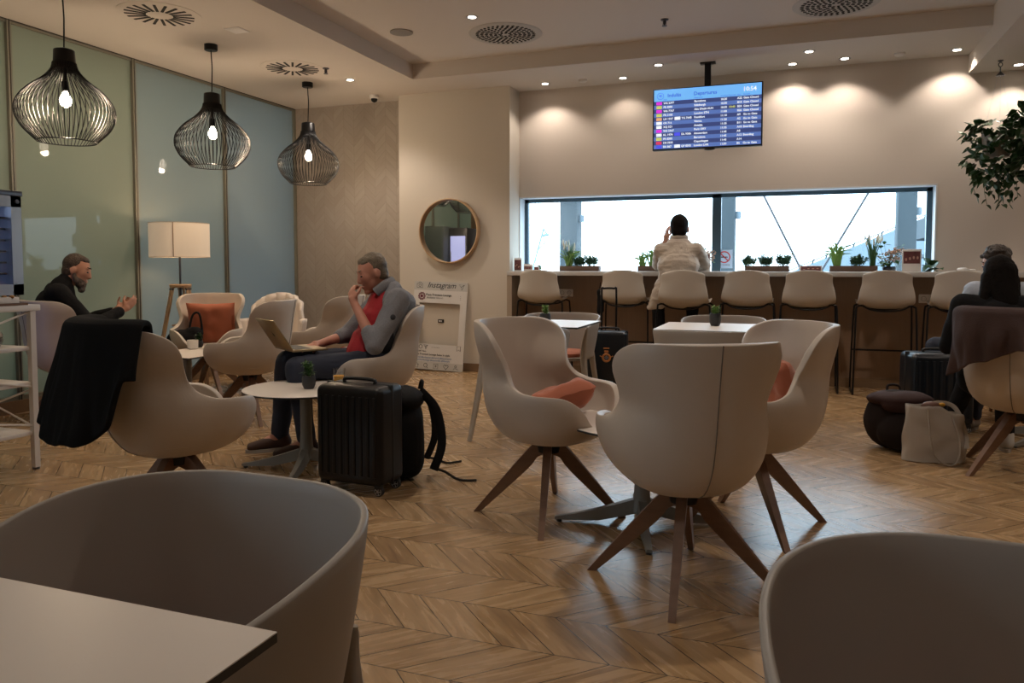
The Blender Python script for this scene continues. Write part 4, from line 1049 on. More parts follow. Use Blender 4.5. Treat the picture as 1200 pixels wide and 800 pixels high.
def stand_card(label, x, w_, h_, ph, y=7.80, m=None, low=0):
    t = thing('display_card', label, 'card', (x, y, 1.10), 0)
    bm = bmesh.new(); box(bm, (0, 0, h_/2), (w_, .012, h_), bev=.002); obj('card', bm, m or M_card, t)
    bm = bmesh.new(); bx(bm, -w_*.44, w_*.44, -.008, -.006, low, ph); p_ = obj('photo', bm, M_photo, t, smooth=False)
    rnd = random.Random(int(x*100)); b2 = bmesh.new()
    for k in range(4):
        xx = -w_*.3+k*w_*.2; zz = low+(ph-low)*rnd.uniform(.3, .55); ell(b2, (xx, -.0085, zz), (w_*.06, .001, h_*.07), u=10, v=6)
    obj('figures', b2, mat('skin_tone_print', (.5, .3, .22), .6), p_)
stand_card('small red and white picture card at the far left end of the sill', wx(607, 7.8), .085, .14, .12, low=.01)
stand_card('low white card with a dark emblem, second from the left end of the sill', wx(619, 7.8), .10, .075, .05, low=.02)
stand_card('tiny card with a green print beside the small leafy stem', wx(629, 7.8), .055, .05, .04, low=.012)
stand_card('dark picture card lying low between the two right planters', wx(950, 7.8), .20, .056, .05, low=.008)
stand_card('tall white display card with a group photo near the right window end', wx(1068, 7.8), .155, .205, .185, low=.075)
stand_card('white display card with a photo beside the man at the bar', wx(825, 7.8), .12, .19, .17, low=.06)
bm = bmesh.new(); leafcluster(bm, (0, 0, .01), 16, .05, .12, .045, .0, 3, bend=.4)
for v in bm.verts: v.co.z = max(v.co.z, .003)
tag(obj('leafy_cutting', bm, M_leafd, loc=(wx(1092, 7.88), 7.88, 1.10), smooth=False), 'dark green leafy cutting lying at the right end of the sill', 'plant')
t = thing('twig_stem', 'thin curved twig with a small green sprout at the left end of the sill', 'plant', (wx(632, 7.9), 7.92, 1.10))
bm = bmesh.new(); tube(bm, smooth_path([(0, 0, 0), (-.05, 0, .1), (.03, 0, .2), (.06, 0, .35)], 5), .002, 5); obj('twig', bm, M_leafl, t)
bm = bmesh.new(); leafcluster(bm, (0, 0, .01), 14, .02, .06, .018, .1, 3)
for v in bm.verts: v.co.z = max(v.co.z, .003)
obj('leaves', bm, M_leaf, t, smooth=False)
p = onY(1133, 316, 7.75)
t = thing('napkin_tray', 'small tray with crumpled white napkin on the counter at the right', 'tray', (p.x, 7.75, 1.10))
bm = bmesh.new(); bx(bm, -.1, .1, -.06, .06, 0, .012, bev=.004); obj('tray', bm, M_card, t)
bm = bmesh.new(); ell(bm, (-.03, 0, .022), (.05, .03, .018)); ell(bm, (.04, 0, .018), (.03, .03, .01)); obj('napkin', fuse(bm, .005, 2, .006, 30), M_card, t)
# no-smoking notice on the glass
t = thing('no_smoking_sign', 'no-smoking notice stuck on the window beside the mullion', 'sign', (onY(848.5, 303, gy0-.004).x, gy0+.02, 1.215))
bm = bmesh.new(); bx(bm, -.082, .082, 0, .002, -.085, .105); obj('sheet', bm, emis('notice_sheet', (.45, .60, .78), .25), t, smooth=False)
bm = bmesh.new(); tube(bm, [(.055*math.cos(2*PI*k/36), -.002, .03+.055*math.sin(2*PI*k/36)) for k in range(36)], .0055, 6, closed=True); tube(bm, [(-.038, -.003, .068), (.038, -.003, -.008)], .0055, 6); obj('red_ring', bm, M_redink, t)
bm = bmesh.new(); bx(bm, -.032, .022, -.003, -.001, .024, .035); bx(bm, .024, .032, -.003, -.001, .024, .035); obj('cigarette', bm, M_ink, t)
for z in (-.045, -.06, -.072): pass
bm = text_bm([('No smoking', 0, -.055, .022, 'CENTER', 0, 0, -.002)]); obj('lettering', bm, M_ink, t, smooth=False, normals=False)

# ------------------------------------------------------------------ hanging plants
def heart_leaf(bm, c, d, s, up=V((0, 0, 1))):
    d = d.normalized(); r = d.cross(up); r = r.normalized() if r.length > .05 else V((1, 0, 0)); n_ = r.cross(d).normalized()
    out = [(0, 0), (.30, -.16), (.52, .08), (.42, .48), (.0, 1.05), (-.42, .48), (-.52, .08), (-.30, -.16)]
    vs = [bm.verts.new(c+r*x*s+d*y*s-n_*(abs(x)*-.25)*s) for x, y in out]; m_ = bm.verts.new(c+d*.35*s-n_*.05*s)
    for k in range(8): bm.faces.new((vs[k], vs[(k+1) % 8], m_))
def hanging(label, x, y, zc, seed, trails, rad, zt=ZS):
    t = thing('hanging_plant', label, 'plant', (x, y, 0), 0)
    rnd = random.Random(seed)
    bm = bmesh.new(); tube(bm, [(.014*math.cos(a), 0, zt-.035+.018*math.sin(a)) for a in [2*PI*k/16 for k in range(16)]], .004, 6, closed=True)
    lathe(bm, [(.022, zt), (.022, zt-.006), (.006, zt-.015)], seg=14); tube(bm, [(0, 0, zt-.05), (0, 0, zt-.09)], .005, 6); lathe(bm, [(.004, zt-.09), (.012, zt-.10), (.034, zt-.125), (.034, zt-.13)], seg=16); obj('ceiling_hook', bm, M_dsteel, t)
    bm = bmesh.new()
    for k in range(3): a = k*2*PI/3+.4; tube(bm, [(.02*math.cos(a), .02*math.sin(a), zt-.125), (.12*math.cos(a), .12*math.sin(a), zc+.10)], .0012, 4)
    obj('wires', bm, M_steel, t)
    bm = bmesh.new(); lathe(bm, [(.001, zc-.10), (.085, zc-.10), (.105, zc-.03), (.125, zc+.10), (.115, zc+.10), (.10, zc-.02)], seg=28, cap=False); obj('pot', bm, mat('taupe_pot', (.26, .22, .18), .6), t)
    bm = bmesh.new(); sb = bmesh.new()
    for k in range(int(230*rad/.26)):
        a = rnd.uniform(0, 2*PI); r = rad*(rnd.uniform(.3, 1))**.6; z = zc+rnd.uniform(-.30, .20)
        r *= math.sqrt(max(.05, 1-((z-zc+.03)/.32)**2)); c = V((r*math.cos(a), r*math.sin(a), z)); d = V((math.cos(a)*.6, math.sin(a)*.6, rnd.uniform(-1.1, .5)))
        heart_leaf(bm, c, d, rnd.uniform(.05, .085), V((rnd.uniform(-.5, .5), rnd.uniform(-.5, .5), 1)))
    for k in range(trails):
        a = rnd.uniform(0, 2*PI); r0 = rad*rnd.uniform(.2, .6); L = rnd.uniform(.18, .36)
        pts = smooth_path([V((r0*math.cos(a), r0*math.sin(a), zc-.2)), V((r0*1.2*math.cos(a), r0*1.2*math.sin(a), zc-.22-L*.5)), V((r0*1.1*math.cos(a)+.02, r0*math.sin(a), zc-.22-L))], 5); tube(sb, pts, .002, 4)
        for p_ in pts[::2]: heart_leaf(bm, p_, V((rnd.uniform(-1, 1), rnd.uniform(-1, 1), -1)), rnd.uniform(.04, .07))
    obj('leaves', bm, M_leafd, t, smooth=False); obj('vines', sb, M_leafd, t)
hanging('left hanging plant of dark trailing leaves below the low soffit', 1.60, 7.58, 2.17, 2, 9, .27)
hanging('right hanging plant in a taupe pot, at the upper right picture edge', 1.80, 7.28, 2.24, 5, 6, .22)

# ------------------------------------------------------------------ tripod floor lamp
p = at(211, 312, 7.12)
t = thing('tripod_floor_lamp', 'floor lamp with a cream drum shade on light wooden tripod legs', 'floor lamp', (p.x, p.y, 0), .35)
zb, zt_, rr = 1.235, 1.545, .262
bm = bmesh.new(); lathe(bm, [(rr, zb), (rr, zt_), (rr-.003, zt_), (rr-.003, zb)], seg=64, cap=False); sh = obj('drum_shade', bm, M_shade, t)
bm = bmesh.new(); a = math.radians(-78); bx(bm, -.005, .005, -.003, .003, zb, zt_); bmesh.ops.transform(bm, matrix=Matrix.Rotation(a, 4, 'Z') @ Matrix.Translation((rr+.001, 0, 0)), verts=bm.verts); obj('fabric_seam', bm, mat('seam_brown', (.25, .14, .07), .8), sh)
for z in (zb, zt_):
    bm = bmesh.new(); tube(bm, [(rr*math.cos(2*PI*k/64), rr*math.sin(2*PI*k/64), z) for k in range(64)], .003, 5, closed=True); obj('hem_ring', bm, mat('hem', (.5, .38, .26), .7), sh)
bm = bmesh.new(); tube(bm, [(0, 0, .55), (0, 0, 1.30)], .010, 10); obj('pole', bm, M_dsteel, t)
bm = bmesh.new(); lathe(bm, [(.09, .955), (.095, .965), (.095, .98), (.09, .985)], seg=30); obj('top_disc', bm, M_ash, t)
bm = bmesh.new(); lathe(bm, [(.10, .60), (.10, .615)], seg=3); obj('spreader', bm, M_ash, t)
for k in range(3):
    a = PI/2+k*2*PI/3+.3; bm = bmesh.new()
    for sd in (-.018, .018):
        s_ = V((-math.sin(a), math.cos(a), 0))*sd
        tube(bm, [V((.075*math.cos(a), .075*math.sin(a), .96))+s_, V((.27*math.cos(a), .27*math.sin(a), 0.01))+s_], .0125, 4)
    obj('leg', bm, M_ash, t)
    bm = bmesh.new(); tube(bm, [V((.085*math.cos(a), .085*math.sin(a), .94))-V((-math.sin(a), math.cos(a), 0))*.035, V((.085*math.cos(a), .085*math.sin(a), .94))+V((-math.sin(a), math.cos(a), 0))*.035], .008, 8); obj('bolt', bm, M_dsteel, t)
bm = bmesh.new(); lathe(bm, [(.012, 1.30), (.03, 1.34), (.034, 1.37), (.02, 1.40), (.001, 1.405)], seg=16); obj('bulb', bm, M_card, t)
L = bpy.data.lights.new('b', 'POINT'); L.energy = 6; L.color = (1, .72, .46); L.shadow_soft_size = .05
o = bpy.data.objects.new('bulb_light', L); C.objects.link(o); o.location = (p.x, p.y, 1.45)

# ------------------------------------------------------------------ steel shelf cart and glass-door counter oven
CXR, CYF = -4.03, 3.12
t = thing('shelf_cart', 'white metal shelf cart with cross braces at the left edge', 'cart', (CXR-.33, CYF-.55, 0))
hx, hy, HT = .33, .55, .935
bm = bmesh.new(); bx(bm, -hx-.02, hx+.02, -hy-.02, hy+.045, HT-.035, HT, bev=.004); obj('top_deck', bm, M_white, t)
for z in (.22, .50, .70):
    bm = bmesh.new(); bx(bm, -hx, hx, -hy, hy, z-.022, z, bev=.003); obj('shelf', bm, M_white, t)
for sx in (1, -1):
    for sy in (1, -1):
        bm = bmesh.new(); bx(bm, sx*hx-.016, sx*hx+.016, sy*hy-.016, sy*hy+.016, .012, HT-.035); pl = obj('post', bm, M_white, t)
        b2 = bmesh.new(); lathe(b2, [(.02, 0), (.02, .012)], (sx*hx, sy*hy, 0), 12); obj('foot', b2, M_dsteel, pl)
for sx in (1, -1):
    for a, b in (((sx*hx, hy, .25), (sx*hx, -hy, .47)), ((sx*hx, hy, .47), (sx*hx, -hy, .70)), ((sx*hx, hy, .90), (sx*hx, 0, .72)), ((sx*hx, -hy, .90), (sx*hx, 0, .72))):
        bm = bmesh.new(); tube(bm, [a, b], .006, 6); obj('brace', bm, M_white, t)
bm = bmesh.new(); tube(bm, [(-hx, hy, .24), (hx, hy, .46)], .006, 6); tube(bm, [(-hx, hy, .46), (hx, hy, .24)], .006, 6); obj('brace', bm, M_white, t)
fy1 = 3.145; fx = -4.085
t = thing('glass_door_cabinet', 'steel glass-door countertop cabinet with lit racks on the white cart', 'cabinet', (fx-.28, fy1-.42, HT))
zb, zt_ = .055, .635; hx, hy = .28, .40
bm = bmesh.new(); bx(bm, -hx, hx-.05, -hy, hy, zb, zb+.02); bx(bm, -hx, hx-.05, -hy, hy, zt_-.07, zt_-.02); bx(bm, -hx, -hx+.02, -hy, hy, zb, zt_-.02); bx(bm, -hx, hx-.05, -hy, -hy+.02, zb, zt_-.02); bx(bm, -hx, hx-.05, hy-.02, hy, zb, zt_-.02)
obj('body', bm, M_steel, t)
bm = bmesh.new(); bx(bm, -hx-.01, hx+.005, -hy-.01, hy+.008, zt_-.03, zt_, bev=.004); obj('lid', bm, M_dsteel, t)
bm = bmesh.new(); bx(bm, -hx+.02, -hx+.03, -hy+.02, hy-.02, zb+.02, zt_-.07); obj('lit_back', bm, M_frinside, t)
bm = bmesh.new()
for q in ((-hy, hy, zb, zb+.06), (-hy, hy, zt_-.09, zt_-.03), (-hy, -hy+.05, zb, zt_-.03), (hy-.06, hy, zb, zt_-.03)): bx(bm, hx-.05, hx, q[0], q[1], q[2], q[3])
d = obj('door', bm, M_steel, t)
bm = bmesh.new(); bx(bm, hx-.03, hx-.024, -hy+.04, hy-.05, zb+.05, zt_-.08); obj('glass', bm, M_pane, d)
bm = bmesh.new(); tube(bm, [(hx+.0, hy-.03, zb+.52), (hx+.012, hy-.03, zb+.52)], .012, 12); obj('hinge_cap', bm, M_dsteel, d)
for k in range(6):
    bm = bmesh.new(); z = zb+.12+k*.062
    for y in [-hy+.05+q*.028 for q in range(28)]: tube(bm, [(-hx+.04, y, z), (hx-.06, y, z)], .0022, 4)
    tube(bm, [(hx-.065, -hy+.03, z), (hx-.065, hy-.03, z)], .006, 6); obj('rack', bm, M_steel, t)
for sy in (-1, 1):
    bm = bmesh.new(); lathe(bm, [(.02, .0), (.02, zb)], (hx-.06, sy*(hy-.05), 0), 12); lathe(bm, [(.02, .0), (.02, zb)], (-hx+.06, sy*(hy-.05), 0), 12); obj('foot', bm, M_dsteel, t)
L = bpy.data.lights.new('b', 'POINT'); L.energy = .6; L.color = (.6, .7, 1); L.shadow_soft_size = .05
o = bpy.data.objects.new('cabinet_light', L); C.objects.link(o); o.location = (fx-.28, fy1-.42, HT+.52)
t = thing('serving_board', 'wooden serving board with a small white box at the end of the cart top', 'board', (-4.10, 2.99, HT), 0)
bm = bmesh.new(); bx(bm, -.18, .09, -.10, .10, 0, .012); obj('board', bm, M_walnut, t)
t = thing('paper_tray', 'small white box of food standing on the wooden board', 'box', (-4.085, 2.985, HT+.012), 0)
bm = bmesh.new(); bx(bm, -.14, .055, -.07, .07, 0, .034, bev=.003); obj('box', bm, M_card, t)
bm = bmesh.new()
for k in range(9): ell(bm, (-.11+.02*k, -.03+.03*(k % 3), .036), (.014, .012, .009), u=8, v=6)
obj('snacks', bm, mat('pastry', (.45, .24, .09), .7), t)
t = thing('glass_jar', 'clear glass jar standing on the upper shelf of the cart', 'jar', (-4.22, 3.0, .70))
bm = bmesh.new(); lathe(bm, [(.001, 0), (.06, 0), (.075, .03), (.075, .07), (.045, .11), (.012, .12), (.010, .135), (.001, .14)], seg=24, cap=False); obj('jar', bm, M_glass, t)
# ------------------------------------------------------------------ luggage
def suitcase(label, loc, rz, w_, d_, h_, m, ribs=8, handle='low', emblem=False, wheels=True, hh_=.3, vertical=True):
    t = thing('suitcase', label, 'suitcase', loc, rz, None); z0 = .05 if wheels else .0
    bm = bmesh.new(); box(bm, (0, 0, z0+h_/2), (w_, d_, h_), bev=min(w_, d_)*.16, seg=5); sh = obj('shell', bm, m, t)
    for sy in ((-1, 1) if ribs else ()):
        bm = bmesh.new()
        for k in range(ribs):
            x = -w_/2+w_*(k+.9)/(ribs+.8)
            box(bm, (x, sy*(d_/2), z0+h_/2), (w_/ribs*.45, .010, h_*.80), bev=.004, seg=2)
        obj('ribbed_face', bm, m, t)
    bm = bmesh.new()
    for s_ in (1,):
        box(bm, (0, 0, z0+h_/2), (w_+.006, .014, h_+.006), bev=.004)
    obj('zip_band', bm, M_rubber, t)
    bm = bmesh.new(); tube(bm, smooth_path([(-.09, 0, z0+h_), (-.08, 0, z0+h_+.022), (.08, 0, z0+h_+.022), (.09, 0, z0+h_)], 4), .009, 8, flat=1); obj('top_handle', bm, M_rubber, t)
    if handle == 'up':
        bm = bmesh.new(); y = d_*.3; tube(bm, smooth_path([(-.062, y, z0+h_-.02), (-.062, y, z0+h_+hh_-.02), (-.045, y, z0+h_+hh_), (.045, y, z0+h_+hh_), (.062, y, z0+h_+hh_-.02), (.062, y, z0+h_-.02)], 4), .009, 8); obj('trolley_handle', bm, M_black, t)
    if wheels:
        for sx in (-1, 1):
            for sy in (-1, 1):
                bm = bmesh.new(); c = V((sx*(w_/2-.035), sy*(d_/2-.035), .026))
                lathe(bm, [(.026, -.010), (.026, .010), (.018, .011), (.001, .011)], (0, 0, 0), 20, cap=True); bmesh.ops.transform(bm, matrix=Matrix.Translation(c) @ Matrix.Rotation(PI/2, 4, 'X'), verts=bm.verts); wh = obj('wheel', bm, M_rubber, t)
                bm = bmesh.new(); box(bm, c+V((0, 0, .025)), (.04, .03, .03), bev=.006); obj('wheel_fork', bm, M_rubber, wh)
                bm = bmesh.new()
                for q in range(5): a = q*2*PI/5; tube(bm, [c+V((0, -.012, 0)), c+V((.018*math.cos(a), -.012, .018*math.sin(a)))], .0022, 4)
                tube(bm, [c+V((.019*math.cos(2*PI*q/20), -.012, .019*math.sin(2*PI*q/20))) for q in range(20)], .0015, 4, closed=True); obj('spokes', bm, M_lightgrey, wh)
    if emblem:
        y = -d_/2-.004; e = bmesh.new()
        tube(e, [(.030*math.cos(2*PI*q/28), y, z0+h_*.60+.030*math.sin(2*PI*q/28)) for q in range(28)], .009, 6, closed=True)
        for sx in (-1, 1): tube(e, [(sx*.034, y, z0+h_*.60+.004), (sx*.056, y, z0+h_*.60+.016)], .004, 5)
        box(e, (0, y, z0+h_*.60+.052), (.036, .006, .02), bev=.003); box(e, (0, y, z0+h_*.60+.080), (.05, .005, .010), bev=.002)
        em = obj('gold_emblem', e, M_brass, t)
        e = bmesh.new(); box(e, (0, y, z0+h_*.60), (.030, .006, .030), Matrix.Rotation(PI/4, 4, 'Y'), bev=.004); obj('emblem_centre', e, M_denim_grey, em)
    return t
p = at(420, 312, 3.92)
suitcase('large black ribbed hard-shell suitcase standing beside the laptop man\'s table', (p.x, p.y, 0), math.radians(-3), .395, .23, .50, M_case, 9)
p = at(713, 312, 6.55)
suitcase('navy suitcase with a gold emblem and raised trolley handle, in front of the bar', (p.x, p.y, 0), .12, .335, .22, .55, M_case2, 0, 'up', True, hh_=.36)
p = at(1101, 312, 5.35)
suitcase('glossy black ribbed suitcase standing behind the brown backpack at the right', (p.x, p.y, 0), .25, .42, .25, .50, M_case2, 8)
def backpack(label, loc, rz, w_, d_, h_, m, flap, seed=0, straps=True):
    t = thing('backpack', label, 'backpack', loc, rz)
    bm = bmesh.new(); box(bm, (0, 0, h_*.40), (w_*(.96 if straps else .80), d_*.9, h_*.76), bev=d_*.40, seg=4); ell(bm, (0, -d_*.42, h_*.33), (w_*.40, d_*.36, h_*.32)); ell(bm, (-w_*.03, 0, h_*.50), (w_*.50, d_*.50, h_*.52))
    bm = fuse(bm, .010, 3, .012, 7, seed)
    for v in bm.verts: v.co.z = max(v.co.z, .002)
    obj('bag_body', bm, m, t)
    bm = bmesh.new(); ell(bm, (0, -d_*.06, h_*.86), (w_*.50, d_*.56, h_*.14)); ell(bm, (0, -d_*.45, h_*.78), (w_*.36, d_*.14, h_*.13)); obj('flap', fuse(bm, .010, 3, .008, 8, seed+3), flap, t)
    bm = bmesh.new(); tube(bm, smooth_path([(-.04, d_*.4, h_*.95), (-.03, d_*.45, h_*1.04), (.03, d_*.45, h_*1.04), (.04, d_*.4, h_*.95)], 4), .008, 6); obj('grab_handle', bm, m, t)
    if straps:
        for sx in (-1, 1):
            bm = bmesh.new(); tube(bm, smooth_path([(sx*w_*.22, d_*.45, h_*.92), (sx*w_*.3, d_*.78, h_*.75), (sx*w_*.38, d_*.9, h_*.4), (sx*w_*.42, d_*.66, h_*.12)], 5), .024, 8, flat=.25); obj('shoulder_strap', bm, m, t)
            bm = bmesh.new(); tube(bm, smooth_path([(sx*w_*.42, d_*.66, h_*.14), (sx*w_*.46, d_*.95, .05), (sx*w_*.6, d_*1.3, .012), (sx*w_*.7, d_*1.75, .010)], 5), .007, 6, flat=.4); obj('strap_tail', bm, M_rubber, t)
    return t
p = at(474, 312, 4.15)
backpack('black backpack with dangling straps standing behind the large black suitcase', (p.x, p.y, 0), math.radians(-55), .30, .20, .50, M_nylon, M_nylon, 1)
p = at(1058, 312, 4.80)
backpack('dark brown backpack with a maroon flap slumped on the floor at the right', (p.x, p.y, 0), math.radians(12), .40, .25, .37, M_brownbag, M_flap, 2, False)
# tote bag
p = at(1100, 312, 4.50)
t = thing('tote_bag', 'slouching off-white cotton tote bag on the floor before the brown backpack', 'tote bag', (p.x, p.y, 0), math.radians(10))
bm = bmesh.new(); n = 20
def tote(u, v):
    a = u*2*PI; ca, sa = math.cos(a), math.sin(a); k = 3
    rr = (abs(ca)**k+abs(sa)**k)**(-1/k); w_ = .155+.02*(1-v); d_ = .075*(1-.45*v)
    z = .33*v-.06*max(0, ca)*v*v; return V((ca*rr*w_+.006*math.sin(v*9+sa*3), sa*rr*d_+.012*noise.noise(V((ca*2, v*4, sa))), max(.003, z+.012*noise.noise(V((ca*3, v*3, 5))))))
P_ = grid(bm, tote, 44, 18, closeu=True); bm.faces.new([q[0] for q in P_]); o = obj('bag_body', bm, M_canvas, t); s = o.modifiers.new('s', 'SOLIDIFY'); s.thickness = .003
for sy, dx in ((-1, .0), (1, .05)):
    bm = bmesh.new()
    if sy < 0: pts = [(-.05, -.045, .31), (-.055, -.085, .22), (-.03, -.115, .06), (.03, -.13, .008), (.085, -.13, .03), (.105, -.10, .14), (.075, -.06, .28)]
    else: pts = [(-.02, .04, .31), (.02, .03, .34), (.09, .0, .335), (.13, -.02, .28), (.165, -.03, .16), (.16, -.06, .09)]
    tube(bm, smooth_path(pts, 6), .013, 8, flat=.2); obj('handle', bm, M_canvas, t)
t = thing('fruit_snack', 'orange and brown packet poking out of the tote bag', 'packet', (p.x-.01, p.y+.015, .28), 0)
bm = bmesh.new(); ell(bm, (0, 0, .04), (.06, .03, .03)); obj('wrapper', bm, mat('brown_wrap', (.12, .05, .03), .5), t)
bm = bmesh.new(); ell(bm, (.05, -.01, .055), (.018, .014, .012)); obj('yellow_end', bm, mat('yellow_end', (.6, .3, .02), .5), t)

# ------------------------------------------------------------------ cloth draped over chairs
def drape(name, label, cat, ch, m, fn, nu=40, nv=40, thick=.012):
    bm = bmesh.new(); grid(bm, fn, nu, nv)
    o = obj(name, bm, m, loc=ch.location); o.rotation_euler = ch.rotation_euler
    s = o.modifiers.new('s', 'SOLIDIFY'); s.thickness = thick; s.offset = 0
    b = o.modifiers.new('b', 'SUBSURF'); b.levels = 1; b.render_levels = 1
    return tag(o, label, cat)
def rim_at(s):   # s: signed position along the rim from the middle of the back (in points)
    n = len(rim); k = s % n; i = int(k); f = k-i; return rim[i % n].lerp(rim[(i+1) % n], f)
def coat_fn(u, v):
    # u across: wraps the back from one wing to the other; v: inside edge -> over the rim -> outside hem
    s = -14+u*29; R_ = rim_at(s); out = V((R_.x, R_.y-.02, 0)).normalized()
    nz = noise.noise(V((u*5, v*2.2, 1.3)))
    if v < .22:
        k = 1-v/.22; return R_+V((0, 0, .016-.20*k))-out*(.045+.03*k)+V((0, 0, -.05*k*nz))
    if v < .32:
        k = (v-.22)/.10; a = PI*k; return R_+V((0, 0, .016+.022*math.sin(a)))+out*(-.045*math.cos(a)+0)*1.0+out*.012*k
    k = (v-.32)/.68; L = .35+.09*math.sin(u*3.0)-.17*max(0, min(1, (u-.89)/.05))+.03*noise.noise(V((u*6, 3, 0)))
    fold = (.045*noise.noise(V((u*9, k*1.2, 4)))+.022*noise.noise(V((u*21, k*1.5, 7))))*k
    spread = .055+.13*k+fold+.03*nz*k
    base = V((R_.x, R_.y, 0))*(1-.10*k); p_ = base+out*spread; return V((p_.x, p_.y, R_.z+.012-L*k*(1+.06*nz)))
drape('black_coat', 'black wool coat thrown over the back of the left wingback chair', 'coat', chBL, M_coat, coat_fn, 56, 40, .022)
def jacket_fn(u, v):
    s = -15+u*22; R_ = rim_at(s); out = V((R_.x, R_.y-.02, 0)).normalized(); nz = noise.noise(V((u*4, v*3, 8.3)))
    if v < .2:
        k = 1-v/.2; return R_+V((0, 0, .014-.10*k))-out*(.04+.02*k)
    if v < .3:
        k = (v-.2)/.1; a = PI*k; return R_+V((0, 0, .014+.018*math.sin(a)))+out*(-.042*math.cos(a))
    k = (v-.3)/.7; L = .20+.17*max(0, 1-u*1.3)+.05*noise.noise(V((u*4.5, 2, 9)))
    p_ = V((R_.x, R_.y, 0))*(1-.05*k)+out*(.045+.03*k+.05*noise.noise(V((u*8, k*1.5, 2)))*k+.02*nz*k); return V((p_.x, p_.y, R_.z+.01-L*k))
drape('brown_jacket', 'dark brown jacket draped over the wingback chair of the dark-haired woman', 'jacket', chR, M_maroon, jacket_fn, 44, 36, .014)
# dark bag on the chair beside the lamp, dark bag on stool
p = chair_local(chE, (.19, .04, .455)); t = thing('black_handbag', 'small black bag with a loop handle lying in the chair beside the rust cushion', 'bag', p, .4)
bm = bmesh.new(); ell(bm, (0, 0, .06), (.16, .09, .075)); ell(bm, (.07, 0, .10), (.09, .06, .06)); obj('bag_body', fuse(bm, .010, 3, .012, 9), M_nylon, t)
bm = bmesh.new(); tube(bm, smooth_path([(.03, 0, .10), (.06, .02, .26), (.12, .02, .27), (.15, 0, .10)], 5), .010, 6); obj('loop_handle', bm, M_nylon, t)
bm = bmesh.new(); box(bm, (0, 0, 0), (.05, .12, .24), bev=.02, seg=3); tube(bm, [(0, -.04, .11), (.0, 0, .19), (0, .04, .11)], .008, 6)
tag(obj('black_pouch', fuse(bm, .008, 2, .008, 12), M_nylon, loc=(-1.58-.235, 7.52, .80)), 'black bag hanging at the left side of the second bar stool', 'bag')

# ------------------------------------------------------------------ people
def R_from(fwd, up=(0, 0, 1)):
    y = V(fwd).normalized(); z = V(up); z = (z-y*z.dot(y)).normalized(); x = y.cross(z); return Matrix((x, y, z)).transposed()
def head_bm(bm, c, R_, s=1.0):
    f = lambda p: V(c)+R_ @ (V(p)*s)
    ell(bm, f((0, -.012, .025)), (.075*s, .093*s, .098*s), R_); ell(bm, f((0, .022, -.045)), (.058*s, .068*s, .068*s), R_)
    ell(bm, f((0, .045, -.005)), (.062*s, .048*s, .06*s), R_); ell(bm, f((0, .072, -.095)), (.026*s, .022*s, .020*s), R_)
    caps(bm, f((0, .084, .025)), f((0, .102, -.020)), .0085*s, .0125*s); ell(bm, f((0, .094, -.026)), (.017*s, .011*s, .009*s), R_)
    caps(bm, f((-.034, .073, .038)), f((.034, .073, .038)), .010*s, .010*s)
    ell(bm, f((0, .086, -.058)), (.025*s, .012*s, .009*s), R_); ell(bm, f((0, .083, -.068)), (.020*s, .011*s, .008*s), R_)
    for q in (-1, 1): ell(bm, f((q*.077, -.008, -.004)), (.010*s, .020*s, .031*s), R_)
def hand_bm(bm, w_, d, n_, curl=.4, side=1, s=1.0, spread=.12):
    """wrist point, direction of the hand, palm normal (palm faces n_), finger curl"""
    w_ = V(w_); d = V(d).normalized(); n_ = (V(n_)-d*V(n_).dot(d)).normalized(); a = d.cross(n_)*side
    pc = w_+d*.045*s; caps(bm, w_, w_+d*.025*s, .024*s, .030*s, 1.1, side=a)
    M = Matrix((a, d, n_)).transposed(); ell(bm, pc, (.041*s, .050*s, .015*s), M)
    for k, (off, L) in enumerate(((-.030, .066), (-.010, .075), (.010, .070), (.029, .056))):
        p_ = w_+d*(.085-.006*abs(k-1.3))*s+a*off*s; dd = (d+a*(off*spread*20*.3)).normalized(); ang = 0
        for seg_, fr in enumerate((.45, .32, .25)):
            ang += curl*(.7 if seg_ == 0 else 1.0); dir_ = (dd*math.cos(ang)+n_*math.sin(ang)).normalized()
            q = p_+dir_*L*fr*s; caps(bm, p_, q, (.0092-.0012*seg_)*s, (.0085-.0012*seg_)*s, seg=8); p_ = q
    p_ = w_+d*.030*s-a*.028*s; dir_ = (d*.55-a*.75+n_*.35).normalized()
    q = p_+dir_*.042*s; caps(bm, p_, q, .0125*s, .0105*s, seg=8); dir2 = (d*.85-a*.2+n_*.5).normalized(); caps(bm, q, q+dir2*.032*s, .0105*s, .0085*s, seg=8)
def hair_cap(c, R_, m, parent, name='hair', s=1.0, back=.0, extra=None, seed=0, wr=.006, vol=1.0):
    f = lambda p: V(c)+R_ @ (V(p)*s); bm = bmesh.new()
    ell(bm, f((0, -.030, .043)), (.080*s*vol, .085*s*vol, .088*s*vol), R_); ell(bm, f((0, -.045, -.01)), (.074*s*vol, .058*s, .072*s), R_); ell(bm, f((0, .012, .088)), (.058*s, .050*s, .034*s*vol), R_)
    if extra: extra(bm, f, R_)
    return obj(name, fuse(bm, .0055, 2, wr, 38, seed), m, parent)
